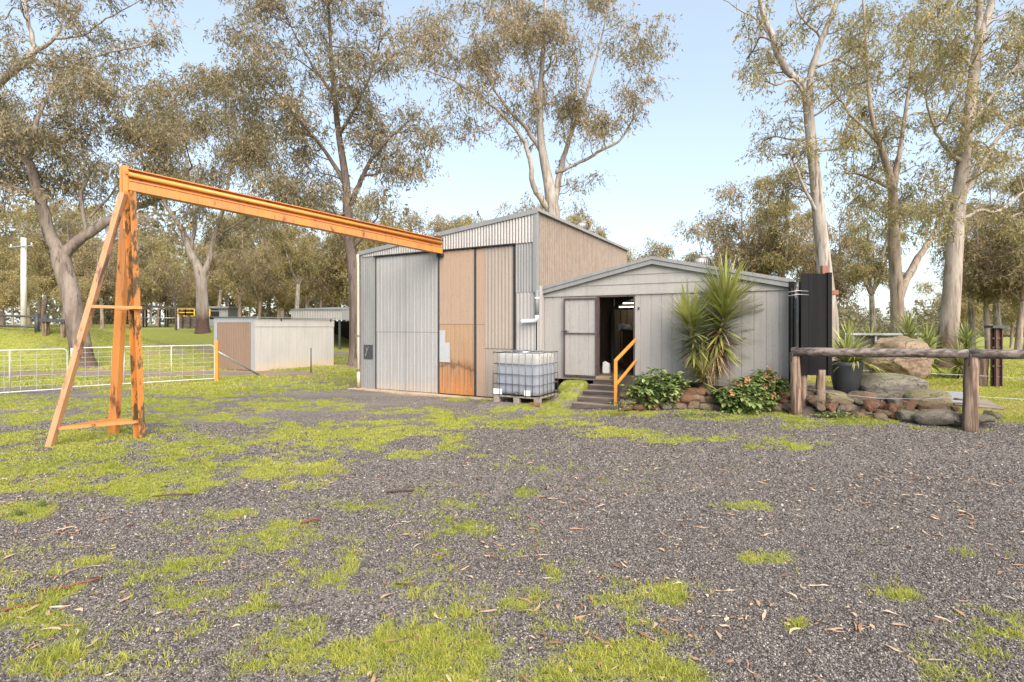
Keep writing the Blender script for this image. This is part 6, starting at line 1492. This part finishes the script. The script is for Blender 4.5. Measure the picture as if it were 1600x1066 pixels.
# bare dark sapling in the paddock
sg = on_ground(275, 44); sp_ = empty('bare_sapling', sg); tag(sp_, 'leafless dark sapling standing alone in the paddock', 'tree'); T = Tree(301); o = sg
T.limb([(0, 0, -.2, .11), (0, 0, 1.1, .09), (-.1, 0, 2.4, .07), (-.3, 0, 4.2, .02)], 8)
for k in range(26):
    e = np.array([rw.uniform(-1.6, 1.4), rw.uniform(-1.2, 1.2), rw.uniform(1.6, 4.8)]); T.branch_to(e, .008, .04, .5)
T.trunk.build('trunk', M['bark_dark'], sp_, True); T.twigs.build('branches', M['bark_dark'], sp_, True)
# far-off wooded horizon: one mass
def far_woods():
    r_ = np.random.default_rng(9); V = []; T_ = []
    for a0, a1, n, d0, d1, h in ((-1.25, .06, 60000, 95, 150, 15), (.06, .30, 24000, 120, 170, 8), (.30, 1.1, 60000, 120, 240, 6)):
        ang = r_.uniform(a0, a1, n); d = r_.uniform(d0, d1, n); x = np.tan(np.clip(ang, -1.15, 1.15)) * d; y = d
        top = h * (.2 + 1.5 * sst(.32, .72, fbm(ang * 30, d * .04, 5, 4))); z = H(x, y) + top * r_.random(n) ** .7
        s = r_.uniform(.3, .7, n); q = r_.normal(0, 1, (n, 3)); q /= np.linalg.norm(q, axis=1)[:, None]; w = np.cross(q, r_.normal(0, 1, (n, 3))); w /= np.linalg.norm(w, axis=1)[:, None]
        p = np.stack([x, y, z], 1); V.append(np.stack([p - q * s[:, None], p + w * s[:, None] * .5, p + q * s[:, None], p - w * s[:, None] * .5], 1).reshape(-1, 3)); T_.append(np.repeat(np.clip(r_.normal(.16, .10, n) + .25 * (fbm(ang * 30, d * .08, 8, 2) - .5), 0, 1), 4))
    V = np.concatenate(V); me = mesh_from('far_woods', V, np.arange(len(V)).reshape(-1, 4)); set_tint(me, np.concatenate(T_)); o = link('far_woods', me, M['leaf']); tag(o, 'hazy olive woodland along the horizon', 'woods', kind='stuff')
far_woods()

# ------------------------------------------------------------------ light, sky, camera
SUN_EL, SUN_AZ = 42, 158      # azimuth clockwise from +Y (the view direction)
w = bpy.data.worlds.new('World'); scene.world = w; w.use_nodes = True; nt = w.node_tree
bg = nt.nodes['Background']; sky = nt.nodes.new('ShaderNodeTexSky'); sky.sky_type = 'NISHITA'; sky.sun_disc = False
sky.sun_elevation = R(SUN_EL); sky.sun_rotation = R(SUN_AZ); sky.air_density = 1.0; sky.dust_density = 1.3; sky.ozone_density = 1.0
hs = nt.nodes.new('ShaderNodeHueSaturation'); hs.inputs['Saturation'].default_value = .80; nt.links.new(sky.outputs[0], hs.inputs['Color'])
tn = nt.nodes.new('ShaderNodeMix'); tn.data_type = 'RGBA'; tn.blend_type = 'MULTIPLY'; tn.inputs[0].default_value = 1; nt.links.new(hs.outputs[0], tn.inputs[6]); tn.inputs[7].default_value = (.98, .975, .94, 1)
vl = nt.nodes.new('ShaderNodeMix'); vl.data_type = 'RGBA'; vl.inputs[0].default_value = .5; nt.links.new(tn.outputs[2], vl.inputs[6]); vl.inputs[7].default_value = (1.75, 2.13, 2.5, 1)   # thin even cloud veil
nt.links.new(vl.outputs[2], bg.inputs[0]); bg.inputs[1].default_value = .118
su = bpy.data.lights.new('sun', 'SUN'); su.energy = 2.6; su.angle = R(60); su.color = (1, .92, .82)
so = bpy.data.objects.new('sun', su); COL.objects.link(so)
az = R(SUN_AZ); dirv = Vector((math.sin(az) * math.cos(R(SUN_EL)), math.cos(az) * math.cos(R(SUN_EL)), math.sin(R(SUN_EL))))
so.rotation_euler = (-dirv).to_track_quat('-Z', 'Y').to_euler(); so.location = (0, 0, 30)
cam = bpy.data.cameras.new('camera'); co = bpy.data.objects.new('camera', cam); COL.objects.link(co); scene.camera = co
co.location = (0, 0, HC); co.rotation_euler = (R(90), 0, 0); cam.sensor_width = 36; cam.lens = F / 1600 * 36; cam.shift_y = -23 / 1600
cam.clip_start = .05; cam.clip_end = 5000
vs = scene.view_settings; vs.view_transform = 'Standard'; vs.look = 'None'; vs.exposure = 1.68; vs.gamma = 1
